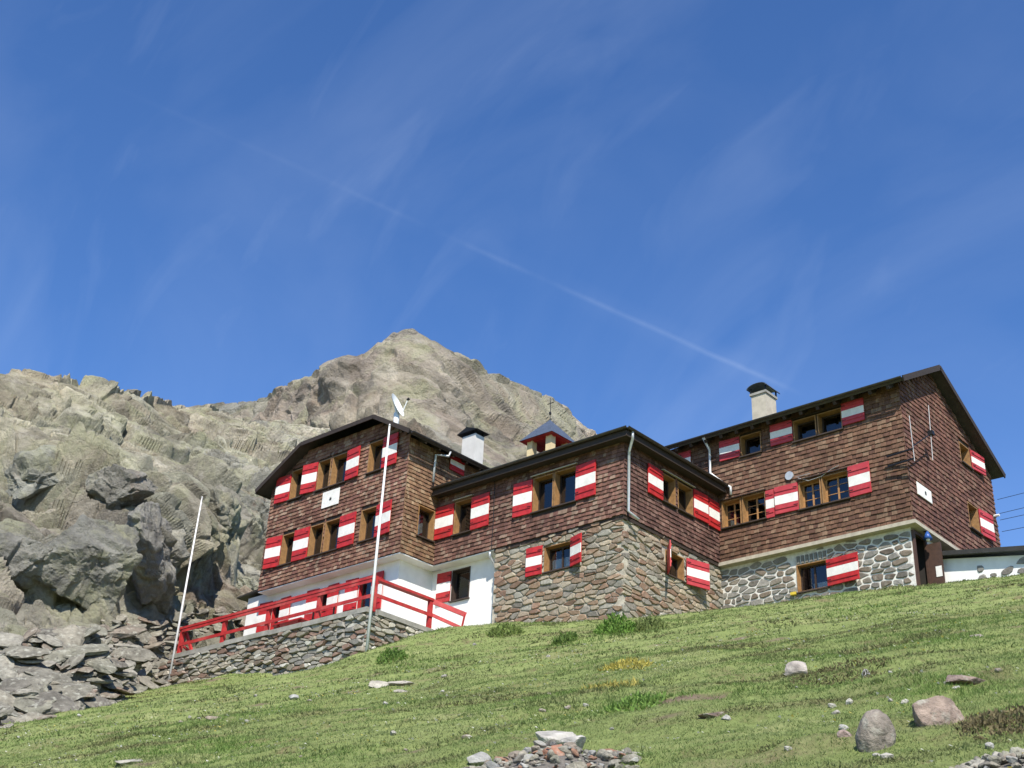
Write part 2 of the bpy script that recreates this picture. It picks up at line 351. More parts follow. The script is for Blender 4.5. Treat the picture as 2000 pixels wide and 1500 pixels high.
def axis(lo, hi, step, far, ratio):
    a = list(np.arange(lo, hi+1e-6, step)); s = step
    while a[-1] < far: s *= ratio; a.append(a[-1]+s)
    b = []; s = step; v = lo
    while v > -far: s *= ratio; v -= s; b.append(v)
    return np.array(b[::-1]+a)
def soil(x, y):
    E_ = np.stack([(x*.74+y*.67)*.5, (-x*.67+y*.74)*1.4, 0*x], -1)
    return np.clip((fbm(E_*1.5+90.0, 4)-0.42)*9, 0, 1)
gx = axis(-46, 9, 0.16, 900, 1.28); gy = axis(4, 40, 0.16, 900, 1.28)
GX, GY = np.meshgrid(gx, gy, indexing='ij'); GZ = ground(GX, GY)
def meadow_material():
    m, N, L, P = new_mat('alpine_turf'); pos = geo_pos(N)
    n1 = tex_noise(N, L, 0.45, 7, 0.62, pos, 0.5)
    c = ramp(N, L, n1, [(0.30, (0.22, 0.215, 0.10)), (0.45, (0.19, 0.235, 0.078)), (0.60, (0.225, 0.265, 0.095)), (0.75, (0.29, 0.30, 0.135))])
    br = ramp(N, L, tex_noise(N, L, 1.3, 8, 0.7, pos, 0.7), [(0.54, 0.0), (0.66, 0.7)])
    c = mixc(N, L, br, c, (0.17, 0.125, 0.075))
    v = ramp(N, L, tex_noise(N, L, 9, 8, 0.75, pos), [(0.3, 0.7), (0.7, 1.3)])
    c = mixc(N, L, 1.0, c, v, 'MULTIPLY')
    at_ = N.new('ShaderNodeAttribute'); at_.attribute_name = 'col'; earth = ramp(N, L, tex_noise(N, L, 6, 7, 0.7, pos), [(0.3, (0.10, 0.07, 0.045)), (0.7, (0.24, 0.19, 0.135))]); c = mixc(N, L, at_.outputs['Fac'], c, earth)
    L.new(c, P.inputs['Base Color']); P.inputs['Roughness'].default_value = 0.95; P.inputs['Specular IOR Level'].default_value = 0.15
    bump(N, L, P, tex_noise(N, L, 14, 8, 0.75, pos), 1.0, 0.05)
    return m
M['turf'] = meadow_material()
o = bpy.data.objects.new('ground', grid_mesh('ground', np.stack([GX, GY, GZ], -1), M['turf'], np.repeat(soil(GX, GY)[..., None], 4, -1))); link(o); tag(o, 'sloping green alpine meadow below the mountain hut', None, None, 'structure')

def catmull(rows, t):
    """rows (k,m,3) sampled at t in 0..k-1 (monotone-ish)"""
    k = len(rows); i = np.clip(np.floor(t).astype(int), 0, k-2); f = (t-i)[:, None, None]
    p0 = rows[np.clip(i-1, 0, k-1)]; p1 = rows[i]; p2 = rows[i+1]; p3 = rows[np.clip(i+2, 0, k-1)]
    return 0.5*((2*p1)+(p2-p0)*f+(2*p0-5*p1+4*p2-p3)*f**2+(3*p1-p0-3*p2+p3)*f**3)
def loft(cols, tu, tv):
    A = np.array(cols)                                    # (ncol, nrow, 3)
    B = catmull(A, tu)                                    # (nu, nrow, 3)
    return catmull(B.transpose(1, 0, 2), tv).transpose(1, 0, 2)
def normals(P):
    du = np.gradient(P, axis=0); dv = np.gradient(P, axis=1); n = np.cross(du, dv); n /= np.linalg.norm(n, axis=-1, keepdims=True)+1e-9
    flip = np.sign((n*(-P)).sum(-1, keepdims=True)); return n*np.where(flip == 0, 1, flip)

# rocky hillside left of and behind the house: columns of anchor points from the meadow's edge up to the skyline
HC = []
for px, rows in [(-420, [(1640,21),(1560,24),(1420,30),(1260,37),(1100,43),(900,56),(700,80)]),
                 (-180, [(1520,24),(1460,26.5),(1360,32),(1230,39),(1060,46),(880,60),(715,82)]),
                 (0,   [(1445,28.5),(1405,30.5),(1310,36),(1200,42.5),(1010,49),(860,64),(731,86)]),
                 (100, [(1420,31),(1385,33.5),(1290,39),(1190,45),(1010,51),(870,67),(750,91)]),
                 (200, [(1395,35.5),(1358,38),(1265,43.5),(1170,48),(1010,54),(880,72),(757,98)]),
                 (300, [(1368,44),(1330,46.5),(1240,50.5),(1140,54),(1000,59),(890,79),(790,112)]),
                 (380, [(1330,50),(1270,53),(1200,56),(1120,59),(1000,66),(895,88),(806,125)]),
                 (480, [(1290,56),(1230,58),(1160,60.5),(1090,65),(1000,74),(905,97),(825,138)]),
                 (640, [(1270,66),(1200,68),(1130,72),(1060,78),(990,90),(920,112),(860,150)]),
                 (900, [(1260,80),(1190,83),(1130,88),(1080,95),(1030,108),(985,128),(950,160)])]:
    c = [at(px, y, d) for y, d in rows]
    c.append(c[-1]+np.array([-20, 22, -6.0])); c.append(c[-1]+np.array([-30, 33, -22.0])); HC.append(c)
HT = np.concatenate([np.linspace(0, 3, 220, endpoint=False), np.linspace(3, 6.15, 520, endpoint=False), np.linspace(6.15, 8, 16)])
HU = np.concatenate([np.linspace(0, 2, 50, endpoint=False), np.linspace(2, 5, 210, endpoint=False), np.linspace(5, 7.4, 190, endpoint=False), np.linspace(7.4, len(HC)-1, 60)])
H0 = loft(HC, HU, HT); HN = normals(H0)
def strat(P, s):                                         # stretch along the dipping beds
    ex = np.array([0.62, 0.55, -0.56]); ex /= np.linalg.norm(ex)
    a = P@ex
    return (P - 0.55*a[..., None]*ex)/s
w1 = H0 + 1.2*np.stack([fbm(H0*0.13+k*9.1, 3) for k in range(3)], -1)
f1, r1, e1 = facets(strat(w1, 6.5), soft=.10); f2, r2, e2 = facets(strat(w1, 2.3)+40, soft=.12); f3, r3, e3 = facets(strat(w1, .95)+80, soft=.14); f4, r4, e4 = facets(strat(H0, .45)+11, soft=.2)
tt = HT[None, :]
talus = np.clip(1-(tt-2.4)/0.8, 0, 1)                     # lower rows: loose slabs instead of crag
far = np.clip((tt-4)/2, 0, 1)
disp = (1-0.75*talus)*(3.0*f1 + 1.5*f2) + 0.50*f3 + (0.20+0*talus)*f4 + 0.35*fbm(H0*0.5, 4) - 0.55*np.clip(0.09-e2, 0, .09)*11*(1-talus) - 0.25*np.clip(0.10-e3, 0, .1)*10
disp *= (0.35 + 0.65*np.clip(tt/1.2, 0, 1))*(1-0.72*np.clip(tt-5.0, 0, 1))
H1 = H0 + HN*disp[..., None]; H1[..., 2] -= 0.6*np.clip(tt-4.5, 0, 1.5)
tint = np.array([(0.22,0.215,0.195),(0.26,0.24,0.205),(0.185,0.182,0.172),(0.28,0.27,0.22),(0.23,0.19,0.16),(0.22,0.225,0.185)])
ci = (r1*5.99).astype(int); cj = (r2*5.99).astype(int)
HCOL = 0.55*tint[ci]+0.45*tint[cj]
n1 = normals(H1); warm = np.clip(fbm(H0*0.06+5, 3)*1.6+0.25+far*0.35, 0, 1)[..., None]
HCOL = HCOL*(1-0.5*warm) + 0.5*warm*np.array([0.32, 0.275, 0.22])
green = np.clip((n1[..., 2]-0.62)*4, 0, 1)*np.clip(fbm(H0*0.16+20, 4)*3+0.15, 0, 1)*(1-0.8*talus)
HCOL = HCOL*(1-0.75*green[..., None]) + 0.75*green[..., None]*np.array([0.125, 0.145, 0.045])
HCOL = HCOL*1.42*(0.74+0.40*r3)[..., None]*(0.85+.3*r4)[..., None]*np.array([1.0, 1.0, .93])*(1+0.55*np.clip(fbm(H0*0.11+70, 3), -.55, .55))[..., None]
HCOL = np.concatenate([HCOL, np.ones(HCOL.shape[:2]+(1,))], -1)
o = bpy.data.objects.new('rocky_hillside', grid_mesh('rocky_hillside', H1, M['hill'], HCOL, False)); link(o); tag(o, 'steep lichen covered rock slope rising beside the hut', None, None, 'structure')
_q = H1[::2, ::2].reshape(-1, 3); _qn = n1[::2, ::2].reshape(-1, 3); _qd = _q@FW; _qu = 1000+F_PX*(_q@RT)/_qd; _qv = 750-F_PX*(_q@UP)/_qd
_k = (_qu > -120) & (_qu < 620) & (_qv > 820) & (_qv < 1480); _q, _qn, _qd, _qu, _qv = _q[_k], _qn[_k], _qd[_k], _qu[_k], _qv[_k]
def hill_point(px, py):
    """nearest point of the hillside on the line of sight through a photo pixel"""
    e = (_qu-px)**2+(_qv-py)**2; near = np.where(e < 160)[0]
    k = near[np.argmin(_qd[near])] if len(near) else np.argmin(e)
    return _q[k], _qn[k]

# the peak, several hundred metres behind
PC = []
sk = [(-500,760),(-200,800),(100,850),(260,830),(335,799),(420,789),(500,777),(545,752),(600,728),(648,703),(700,685),(742,660),(785,640),(830,656),(880,690),(935,722),(990,747),(1045,772),(1085,795),(1118,826),(1160,858),(1230,905),(1340,965),(1500,1050)]
for px, py in sk:
    py += 17*math.exp(-((px-700)/420)**2); px += 10
    dr = 470 + 60*math.sin(px*0.006) - 0.10*abs(px-785)
    rr = at(px, py, dr)
    foot = at(px*0.92+60, 1010, 180+0.03*abs(px-600))
    c = []
    for k in range(7):
        t = k/6.0; p = foot*(1-t)+rr*t; p = p + np.array([0, 0, -26.0*math.sin(math.pi*t)*(0.4+0.6*t)]); c.append(p)
    c[-1] = rr; c.append(rr+np.array([-40, 45, -30.0])); c.append(rr+np.array([-120, 130, -150.0])); PC.append(c)
PT = np.concatenate([np.linspace(0, 6.1, 400, endpoint=False), np.linspace(6.1, 8, 12)])
P0 = loft(PC, np.linspace(0, len(PC)-1, 460), PT); PN = normals(P0)
w1 = P0 + 7*np.stack([fbm(P0*0.02+k*9.1, 3) for k in range(3)], -1)
g1, q1, k1 = facets(strat(w1, 40.)+7, soft=.12); g2, q2, k2 = facets(strat(w1, 13.)+51, soft=.14); g3, q3, k3 = facets(strat(w1, 5.)+90)
tt = PT[None, :]
rid = np.exp(-((tt-6)/0.5)**2)
disp = (11*g1*(1-rid) + 6.5*g2*(1-0.8*rid) + 3.0*g3*(1-.35*rid) + 3.0*fbm(P0*0.045, 5)*(1-0.8*rid))
P1 = P0 + PN*disp[..., None]*np.array([0.6, 0.6, 1.0])
PCOL = 0.5*tint[(q1*5.99).astype(int)]+0.5*tint[(q2*5.99).astype(int)]
wm = np.clip(fbm(P0*0.012+2, 4)*1.8+0.4, 0, 1)[..., None]
PCOL = PCOL*(1-0.55*wm)+0.55*wm*np.array([0.34, 0.285, 0.225])
PCOL = PCOL*1.25*(0.80+0.4*q3)[..., None]*(1+0.5*np.clip(fbm(strat(P0, 1)*0.03+70, 4), -.5, .5))[..., None]*np.array([1.0, .975, .95])
PCOL = np.concatenate([PCOL, np.ones(PCOL.shape[:2]+(1,))], -1)
o = bpy.data.objects.new('mountain_peak', grid_mesh('mountain_peak', P1, M['peak'], PCOL, False)); link(o); tag(o, 'bare pointed rock summit standing behind the hut', None, None, 'structure')

# ------------------------------------------------------------------ the hut: shared builders
YL, YM, YR = 29.14, 30.845, 36.54            # front planes of the three blocks
XL, XM, XR = -31.81, -23.13, -15.85          # side planes
ZB = 15.5                                    # underside of the shingled storeys
rnd = random.Random(11)
class Wall:
    """a wall plane: s runs along it, n is outwards, z up"""
    def __init__(s, axis_, pos): s.a = axis_; s.p = pos
    def T(s, q, n, z): return (q, s.p-n, z) if s.a == 'A' else (s.p+n, q, z)
    def mat(s, q, n, z, sx=1, sz=1, tilt=0.0, rz=0.0):
        R = Matrix.Rotation(rz+(0 if s.a == 'A' else math.pi/2), 4, 'Z') @ Matrix.Rotation(tilt, 4, 'Y')
        return Matrix.Translation(Vector(s.T(q, n, z))) @ R @ Matrix.Diagonal((sx, 1, sz, 1))
def interp(poly, q):
    for (a, za), (b, zb) in zip(poly, poly[1:]):
        if a <= q <= b: return za+(zb-za)*(q-a)/(b-a) if b > a else za
    return poly[0][1] if q < poly[0][0] else poly[-1][1]
def wall_sheet(W, n, top, z0, holes, col=(1, 1, 1), mb=None):
    """sheet under the polyline top=[(s,z)..] down to z0 (number or function) with rectangular holes (s0,s1,z0,z1)"""
    mb = mb or MB(); s0, s1 = top[0][0], top[-1][0]; zf = z0 if callable(z0) else (lambda q: z0)
    cuts = sorted({s0, s1, *[h[k] for h in holes for k in (0, 1) if s0 < h[k] < s1], *[p[0] for p in top]})
    if callable(z0):
        cuts = sorted(set(cuts) | set(np.arange(s0, s1, 0.5)))
    for a, b in zip(cuts, cuts[1:]):
        if b-a < 1e-6: continue
        m = (a+b)/2; lo = (zf(a), zf(b))
        for h in sorted([h for h in holes if h[0] < m < h[1]], key=lambda h: h[2]):
            mb.add([W.T(a, n, lo[0]), W.T(b, n, lo[1]), W.T(b, n, h[2]), W.T(a, n, h[2])], [(0, 1, 2, 3)], col); lo = (h[3], h[3])
        mb.add([W.T(a, n, lo[0]), W.T(b, n, lo[1]), W.T(b, n, interp(top, b)), W.T(a, n, interp(top, a))], [(0, 1, 2, 3)], col)
    return mb

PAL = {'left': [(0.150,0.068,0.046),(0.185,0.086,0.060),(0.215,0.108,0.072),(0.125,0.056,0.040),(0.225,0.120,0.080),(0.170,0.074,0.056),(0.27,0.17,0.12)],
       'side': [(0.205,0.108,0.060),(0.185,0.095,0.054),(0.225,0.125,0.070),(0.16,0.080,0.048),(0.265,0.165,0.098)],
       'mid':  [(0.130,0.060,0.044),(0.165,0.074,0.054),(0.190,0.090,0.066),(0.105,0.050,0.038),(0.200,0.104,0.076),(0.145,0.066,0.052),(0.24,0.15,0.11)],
       'shade':[(0.105,0.050,0.040),(0.130,0.060,0.048),(0.150,0.072,0.056),(0.088,0.042,0.035),(0.175,0.094,0.074)],  # middle wing's side wall: shingles aged to a darker, purplish brown
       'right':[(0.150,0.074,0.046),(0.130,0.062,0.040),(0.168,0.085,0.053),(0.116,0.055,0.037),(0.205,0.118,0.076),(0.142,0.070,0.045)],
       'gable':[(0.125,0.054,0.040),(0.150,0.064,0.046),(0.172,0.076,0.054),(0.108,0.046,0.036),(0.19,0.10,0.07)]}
_shm = {}
def shingle_shape(h_over, var, col, key):
    """one split shingle, unit width, unit exposed height, tilted so that its butt stands proud; origin bottom centre"""
    if key in _shm: return _shm[key]
    r = random.Random(hash(key) % 9999 if not isinstance(key, str) else sum(map(ord, key)))
    a, b, c = (r.uniform(-0.05, 0.05) for _ in range(3)); t0 = r.uniform(0.012, 0.030)
    x0, x1 = -0.485+r.uniform(0, .015), 0.485-r.uniform(0, .015)
    vs = [(x0, -0.034-t0, a), (0.0, -0.036-t0, c*0.8), (x1, -0.034-t0, b), (x1, -0.010, b), (0, -0.010, c*.8), (x0, -0.010, a),
          (x0, -0.018, 1.25), (0, -0.018, 1.25), (x1, -0.018, 1.25), (x1, -0.002, 1.25), (x0, -0.002, 1.25)]
    fs = [(0,1,7,6),(1,2,8,7),(0,5,4,1),(1,4,3,2),(0,6,10,5),(2,3,9,8),(6,7,8,9,10)]
    me = MB().add(vs, fs, col).mesh('shingle', M['shingle']); _shm[key] = me; return me
def shingles(W, top, z0, holes, parent, pal, seed, budget, row=0.150, n0=0.0, wmin=0.10, wmax=0.23):
    """individually built shingles for the pieces that show largest, the rest joined in one cladding part"""
    r = random.Random(seed); s0, s1 = top[0][0], top[-1][0]; lst = []
    zmax = max(p[1] for p in top); z = z0; cols = PAL[pal]
    while z < zmax:
        q = s0 - r.uniform(0, 0.1)
        while q < s1:
            w = r.uniform(wmin, wmax); a, b = max(q, s0), min(q+w, s1); q += w
            if b-a < 0.04: continue
            segs = [(a, b)]
            for h in holes:
                if h[2]-row*0.55 < z+row*0.5 < h[3]+row*0.45:
                    ns = []
                    for (c, d) in segs:
                        if d <= h[0] or c >= h[1]: ns.append((c, d)); continue
                        if c < h[0]: ns.append((c, h[0]))
                        if d > h[1]: ns.append((h[1], d))
                    segs = ns
            for c, d in segs:
                if d-c > 0.035 and interp(top, (c+d)/2) > z+row*0.6: lst.append((c, d, z+r.uniform(-.012, .012), r.randrange(len(cols)*3), r.uniform(-0.012, 0.012)))
        z += row
    def size(t):
        p = np.array(W.T((t[0]+t[1])/2, 0, t[2])); return (t[1]-t[0])/(p@FW)
    order = sorted(range(len(lst)), key=lambda i: -size(lst[i])); single = set(order[:budget]); mb = MB()
    for i, (c, d, zz, v, tilt) in enumerate(lst):
        ci = cols[v % len(cols)]; k = 1+0.09*((v//len(cols))-1)
        col = (ci[0]*k*.95, ci[1]*k*1.05, ci[2]*k*1.08); me = shingle_shape(0.25, v, col, pal+str(v))
        mw = W.mat((c+d)/2, n0, zz, d-c, row, tilt*0.5)
        if i in single:
            link(bpy.data.objects.new('shingle', me), parent, mw)
        else:
            mb.add([mw @ vv.co for vv in me.vertices], [tuple(p.vertices) for p in me.polygons], col)
    if mb.v: tag(mb.build('shingle_cladding', M['shingle'], parent), kind='stuff')

STONE = {'mid': [(0.28,0.21,0.15),(0.32,0.26,0.195),(0.22,0.145,0.10),(0.25,0.225,0.185),(0.34,0.295,0.225),(0.29,0.20,0.135),(0.22,0.20,0.17),(0.36,0.305,0.225),(0.25,0.16,0.115),(0.30,0.285,0.24)],
         'right': [(0.18,0.165,0.145),(0.215,0.19,0.155),(0.16,0.13,0.105),(0.225,0.215,0.195),(0.19,0.155,0.12),(0.25,0.235,0.205)],
         'terrace': [(0.29,0.26,0.205),(0.33,0.30,0.245),(0.23,0.18,0.14),(0.27,0.26,0.23),(0.38,0.36,0.30),(0.24,0.16,0.125),(0.24,0.23,0.21),(0.44,0.425,0.375)],
         'shed': [(0.20,0.195,0.18),(0.16,0.15,0.135),(0.24,0.225,0.20)]}
def clip_poly(poly, a, b, c):
    out = []
    for i in range(len(poly)):
        p, q = poly[i], poly[(i+1) % len(poly)]; dp = a*p[0]+b*p[1]-c; dq = a*q[0]+b*q[1]-c
        if dp <= 0: out.append(p)
        if dp*dq < 0: t = dp/(dp-dq); out.append((p[0]+(q[0]-p[0])*t, p[1]+(q[1]-p[1])*t))
    return out
def stones(W, s0, s1, ztop, zbot, holes, parent, pal, seed, budget, sw, sh, gap, proud, n0=0.0, jit=0.42, keep=1.0, batter=0.0, size_var=0.0, rd=.26):
    """irregular rubble: anisotropic Voronoi cells, each a rounded stone of its own depth"""
    r = random.Random(seed); k = sw/sh; zlo = min(zbot(q) for q in np.linspace(s0, s1, 12)); zt = ztop
    seeds = []; z = zlo+sh*0.4; j = 0
    while z < zt+sh:
        q = s0 - sw + (j % 2)*sw*0.5
        while q < s1+sw:
            seeds.append((q+r.uniform(-jit, jit)*sw, z+r.uniform(-jit, jit)*sh*0.75)); q += sw*r.uniform(1-size_var-0.15, 1.15+size_var)
        z += sh; j += 1
    res = []; S = np.array(seeds)*np.array([1, k])
    for i, (q, z) in enumerate(seeds):
        if not (s0+0.02 < q < s1-0.02 and zbot(q)-0.1 < z < zt-0.02): continue
        if any(h[0]-.02 < q < h[1]+.02 and h[2]-.02 < z < h[3]+.02 for h in holes): continue
        if r.random() > keep: continue
        poly = [(q-sw*1.3, z-sh*1.3), (q+sw*1.3, z-sh*1.3), (q+sw*1.3, z+sh*1.3), (q-sw*1.3, z+sh*1.3)]
        d = ((S-S[i])**2).sum(1); g = gap*r.uniform(0.6, 1.3)
        for j in np.argsort(d)[1:13]:
            dx = (S[j]-S[i])/math.sqrt(d[j]+1e-9)                   # half-plane in stretched space, set back by the joint
            a, b = dx[0], dx[1]*k; mid = (S[i]+S[j])/2; nn = math.hypot(a, b)
            poly = clip_poly(poly, a, b, dx[0]*mid[0]+dx[1]*mid[1]-g*0.5*nn)
            if len(poly) < 3: break
        if len(poly) < 3: continue
        for a, b, c in ((-1, 0, -(s0+.004)), (1, 0, s1-.004), (0, 1, zt-.01)): poly = clip_poly(poly, a, b, c)
        for h in holes:
            opts = [(q-h[1], (-1, 0, -(h[1]+gap*.6))), (h[0]-q, (1, 0, h[0]-gap*.6)), (z-h[3], (0, -1, -(h[3]+gap*.6))), (h[2]-z, (0, 1, h[2]-gap*.6))]
            best = max(opts, key=lambda t: t[0])
            if poly and best[0] > 0: poly = clip_poly(poly, *best[1])
        if len(poly) < 3: continue
        ar = abs(sum(p[0]*poly[(m+1) % len(poly)][1]-p[1]*poly[(m+1) % len(poly)][0] for m, p in enumerate(poly)))/2
        if ar < sw*sh*0.10: continue
        ch = []
        for m in range(len(poly)):
            p, p2 = poly[m], poly[(m+1) % len(poly)]
            if math.hypot(p2[0]-p[0], p2[1]-p[1]) < 0.015: ch.append(((p[0]+p2[0])/2, (p[1]+p2[1])/2)); continue
            ch += [(p[0]*(1-rd)+p2[0]*rd, p[1]*(1-rd)+p2[1]*rd), (p[0]*rd+p2[0]*(1-rd), p[1]*rd+p2[1]*(1-rd))]
        res.append((ar, q, z, ch))
    ctr = lambda t: np.array(W.T(t[1], 0, t[2]))
    res.sort(key=lambda t: -t[0]/(ctr(t)@FW)**2); rest = MB(); n = 0
    for ar, q, z, ch in res:
        m = len(ch); dep = proud*r.uniform(0.35, 1.25); col = r.choice(STONE[pal]); kk = r.uniform(0.78, 1.22); col = tuple(c*kk for c in col)
        cx = sum(p[0] for p in ch)/m; cz = sum(p[1] for p in ch)/m; ta, tb = r.uniform(-.06, .06), r.uniform(-.08, .08)
        vs = []
        for ins, dn in ((1.0, -0.03), (1.0, dep*0.55), (0.80, dep)):
            for p in ch:
                x, zz = cx+(p[0]-cx)*ins, cz+(p[1]-cz)*ins
                e = (ta*(x-cx)+tb*(zz-cz)+r.uniform(-.006, .006)) if dn > 0 else 0
                vs.append(W.T(x, n0+dn+e+batter*max(0, zt-zz), zz))
        fs = [tuple((i, (i+1) % m, m+(i+1) % m, m+i)) for i in range(m)]+[tuple((m+i, m+(i+1) % m, 2*m+(i+1) % m, 2*m+i)) for i in range(m)]+[tuple(range(2*m, 3*m))]
        if n < budget: MB().add(vs, fs, col).build('stone', M['stone'], parent); n += 1
        else: rest.add(vs, fs, col)
    if rest.v: tag(rest.build('small_stones', M['stone'], parent), kind='stuff')
    return n

def shutter(W, q, z0, w, h, side, parent, red='red', ang=0.0, n=0.075, brace=True):
    """board shutter folded back on the wall, hinged at q, opening towards side (+1/-1)"""
    rz = -ang*side
    mw = W.mat(q, n, z0, 1, 1, rnd.uniform(-.006, .006), rz)
    x0, x1 = (0.0, w) if side > 0 else (-w, 0.0)
    fr = MB(); fr.box((x0, -0.004, 0.0), (x1, 0.016, h), (1, 1, 1))
    s = fr.build('shutter', M[red], parent, mw=mw)
    a, b = h*0.335, h*0.655
    MB().box((x0+.004, -0.026, 0.006), (x1-.004, -0.004, a-.002)).build('red_panel', M[red], s, mw=mw)
    MB().box((x0+.004, -0.026, a+.002), (x1-.004, -0.004, b-.002)).build('white_band', M['white'], s, mw=mw)
    MB().box((x0+.004, -0.026, b+.002), (x1-.004, -0.004, h-.006)).build('red_panel', M[red], s, mw=mw)
    for t in (0.16, 0.80):
        MB().box((x0+.03, -0.050, h*t), (x1-.03, -0.026, h*t+.075)).build('batten', M[red], s, mw=mw)
    hx = x0 if side > 0 else x1
    for t in (0.19, 0.83):
        MB().box((min(hx, hx+side*.16), -0.058, h*t), (max(hx, hx+side*.16), -0.050, h*t+.022)).build('hinge', M['iron'], s, mw=mw)
    return s
def window(W, s0, s1, z0, z1, parent, lattice=False, curtain=None, depth=0.30, frame='wood', sash='sash_shaded', open_=0.0, n0=0.045, deep=1.1):
    """opening with wooden reveal boards, frame, glazing bars, panes, sill and a dark room behind"""
    wd = 0.035; T = W.T
    f = MB()
    for a, b in ((s0, s0+wd), (s1-wd, s1)):
        f.add([T(a, n0, z0), T(b, n0, z0), T(b, -depth, z0), T(a, -depth, z0), T(a, n0, z1), T(b, n0, z1), T(b, -depth, z1), T(a, -depth, z1)], [(0,3,2,1),(4,5,6,7),(0,1,5,4),(1,2,6,5),(2,3,7,6),(3,0,4,7)])
    for a, b in ((z0, z0+wd), (z1-wd, z1)):
        f.add([T(s0+wd, n0-.004, a), T(s1-wd, n0-.004, a), T(s1-wd, -depth, a), T(s0+wd, -depth, a), T(s0+wd, n0-.004, b), T(s1-wd, n0-.004, b), T(s1-wd, -depth, b), T(s0+wd, -depth, b)], [(0,3,2,1),(4,5,6,7),(0,1,5,4),(1,2,6,5),(2,3,7,6),(3,0,4,7)])
    w = f.build('window', M[frame], parent)
    def tb(mb, a, b, c, d, n_out, n_in):
        mb.add([T(a, n_out, c), T(b, n_out, c), T(b, n_in, c), T(a, n_in, c), T(a, n_out, d), T(b, n_out, d), T(b, n_in, d), T(a, n_in, d)], [(0,3,2,1),(4,5,6,7),(0,1,5,4),(1,2,6,5),(2,3,7,6),(3,0,4,7)])
    fd = -depth+0.07; g = MB(); fw = 0.055
    a0, a1, b0, b1 = s0+wd, s1-wd, z0+wd, z1-wd
    tb(g, a0, a0+fw, b0, b1, fd, fd-.05); tb(g, a1-fw, a1, b0, b1, fd, fd-.05); tb(g, a0+fw, a1-fw, b0, b0+fw, fd-.003, fd-.047); tb(g, a0+fw, a1-fw, b1-fw, b1, fd-.003, fd-.047)
    if lattice or a1-a0 > 0.98: tb(g, (a0+a1)/2-.03, (a0+a1)/2+.03, b0+fw, b1-fw, fd+.004, fd-.05)
    if lattice:
        for t in (0.36, 0.68): tb(g, a0+fw, a1-fw, b0+(b1-b0)*t-.012, b0+(b1-b0)*t+.012, fd-.006, fd-.03)
    g.build('frame', M[sash], w)
    MB().add([T(a0+fw, fd-.02, b0+fw), T(a1-fw, fd-.02, b0+fw), T(a1-fw, fd-.02, b1-fw), T(a0+fw, fd-.02, b1-fw)], [(0, 1, 2, 3)]).build('pane', M['glass'], w)
    sl_ = MB(); tb(sl_, s0-.04, s1+.04, z0-.045, z0-.002, n0+.075, -0.03); sl_.build('sill', M['sill'], w)
    r_ = MB(); q0, q1, e0, e1 = s0-.25, s1+.25, z0-.3, z1+.3                # dark room
    c = [T(q0, -depth-.02, e0), T(q1, -depth-.02, e0), T(q1, -depth-.02, e1), T(q0, -depth-.02, e1), T(q0, -deep, e0), T(q1, -deep, e0), T(q1, -deep, e1), T(q0, -deep, e1)]
    r_.add(c, [(0,1,5,4),(1,2,6,5),(2,3,7,6),(3,0,4,7),(4,5,6,7)]); r_.build('room_behind', M['interior'], w)
    if curtain:
        cm = MB(); nseg = 18; top = b0+(b1-b0)*curtain[1]; bot = b0+.03
        xs = np.linspace(a0+fw+(a1-a0)*curtain[2], a0+fw+(a1-a0-2*fw)*curtain[3], nseg+1)
        for i in range(nseg):
            na, nb = fd-.07-.02*math.sin(i*2.1), fd-.07-.02*math.sin((i+1)*2.1)
            cm.add([T(xs[i], na, bot), T(xs[i+1], nb, bot), T(xs[i+1], nb, top), T(xs[i], na, top)], [(0, 1, 2, 3)])
        cm.build('curtain', M['curtain'], w)
    return w
def beam_line(a, b, r, name, mat, parent, n=10): return MB().tube([a, b], r, n).build(name, mat, parent, True)
def gutter(pts, parent, r=0.075):
    """half-round gutter trough along a line of points"""
    a, b = (np.array(p, float) for p in pts); d = b-a; d /= np.linalg.norm(d); s = np.cross(d, (0, 0, 1.0)); vs = []; fs = []; k = 8
    for p in (a, b):
        for rr in (r, r-.012):
            for i in range(k+1):
                t = math.pi+math.pi*i/k; vs.append(p+s*math.cos(t)*rr+np.array([0, 0, 1.0])*math.sin(t)*rr)
    m = k+1
    for i in range(k):
        fs += [(i, i+1, 2*m+i+1, 2*m+i), (m+i+1, m+i, 3*m+i, 3*m+i+1)]
    fs += [(0, m, 3*m, 2*m), (k, 2*m+k, 3*m+k, m+k)] + [(i, m+i, m+i+1, i+1) for i in range(k)] + [(2*m+i, 2*m+i+1, 3*m+i+1, 3*m+i) for i in range(k)]
    return MB().add(vs, fs).build('gutter', M['gutter'], parent)
def downpipe(pts, parent, r=0.05):
    return MB().tube(pts, r, 10).build('downpipe', M['zinc'], parent, True)
def slab(mb, quad, th):
    """roof plane of thickness th under the given top polygon"""
    q = [np.array(p, float) for p in quad]; n = np.cross(q[1]-q[0], q[2]-q[0]); n /= np.linalg.norm(n)
    if n[2] < 0: n = -n
    m = len(q); vs = q+[p-n*th for p in q]
    mb.add(vs, [tuple(range(m)), tuple(range(m, 2*m))[::-1]]+[(i, m+i, m+(i+1) % m, (i+1) % m) for i in range(m)])

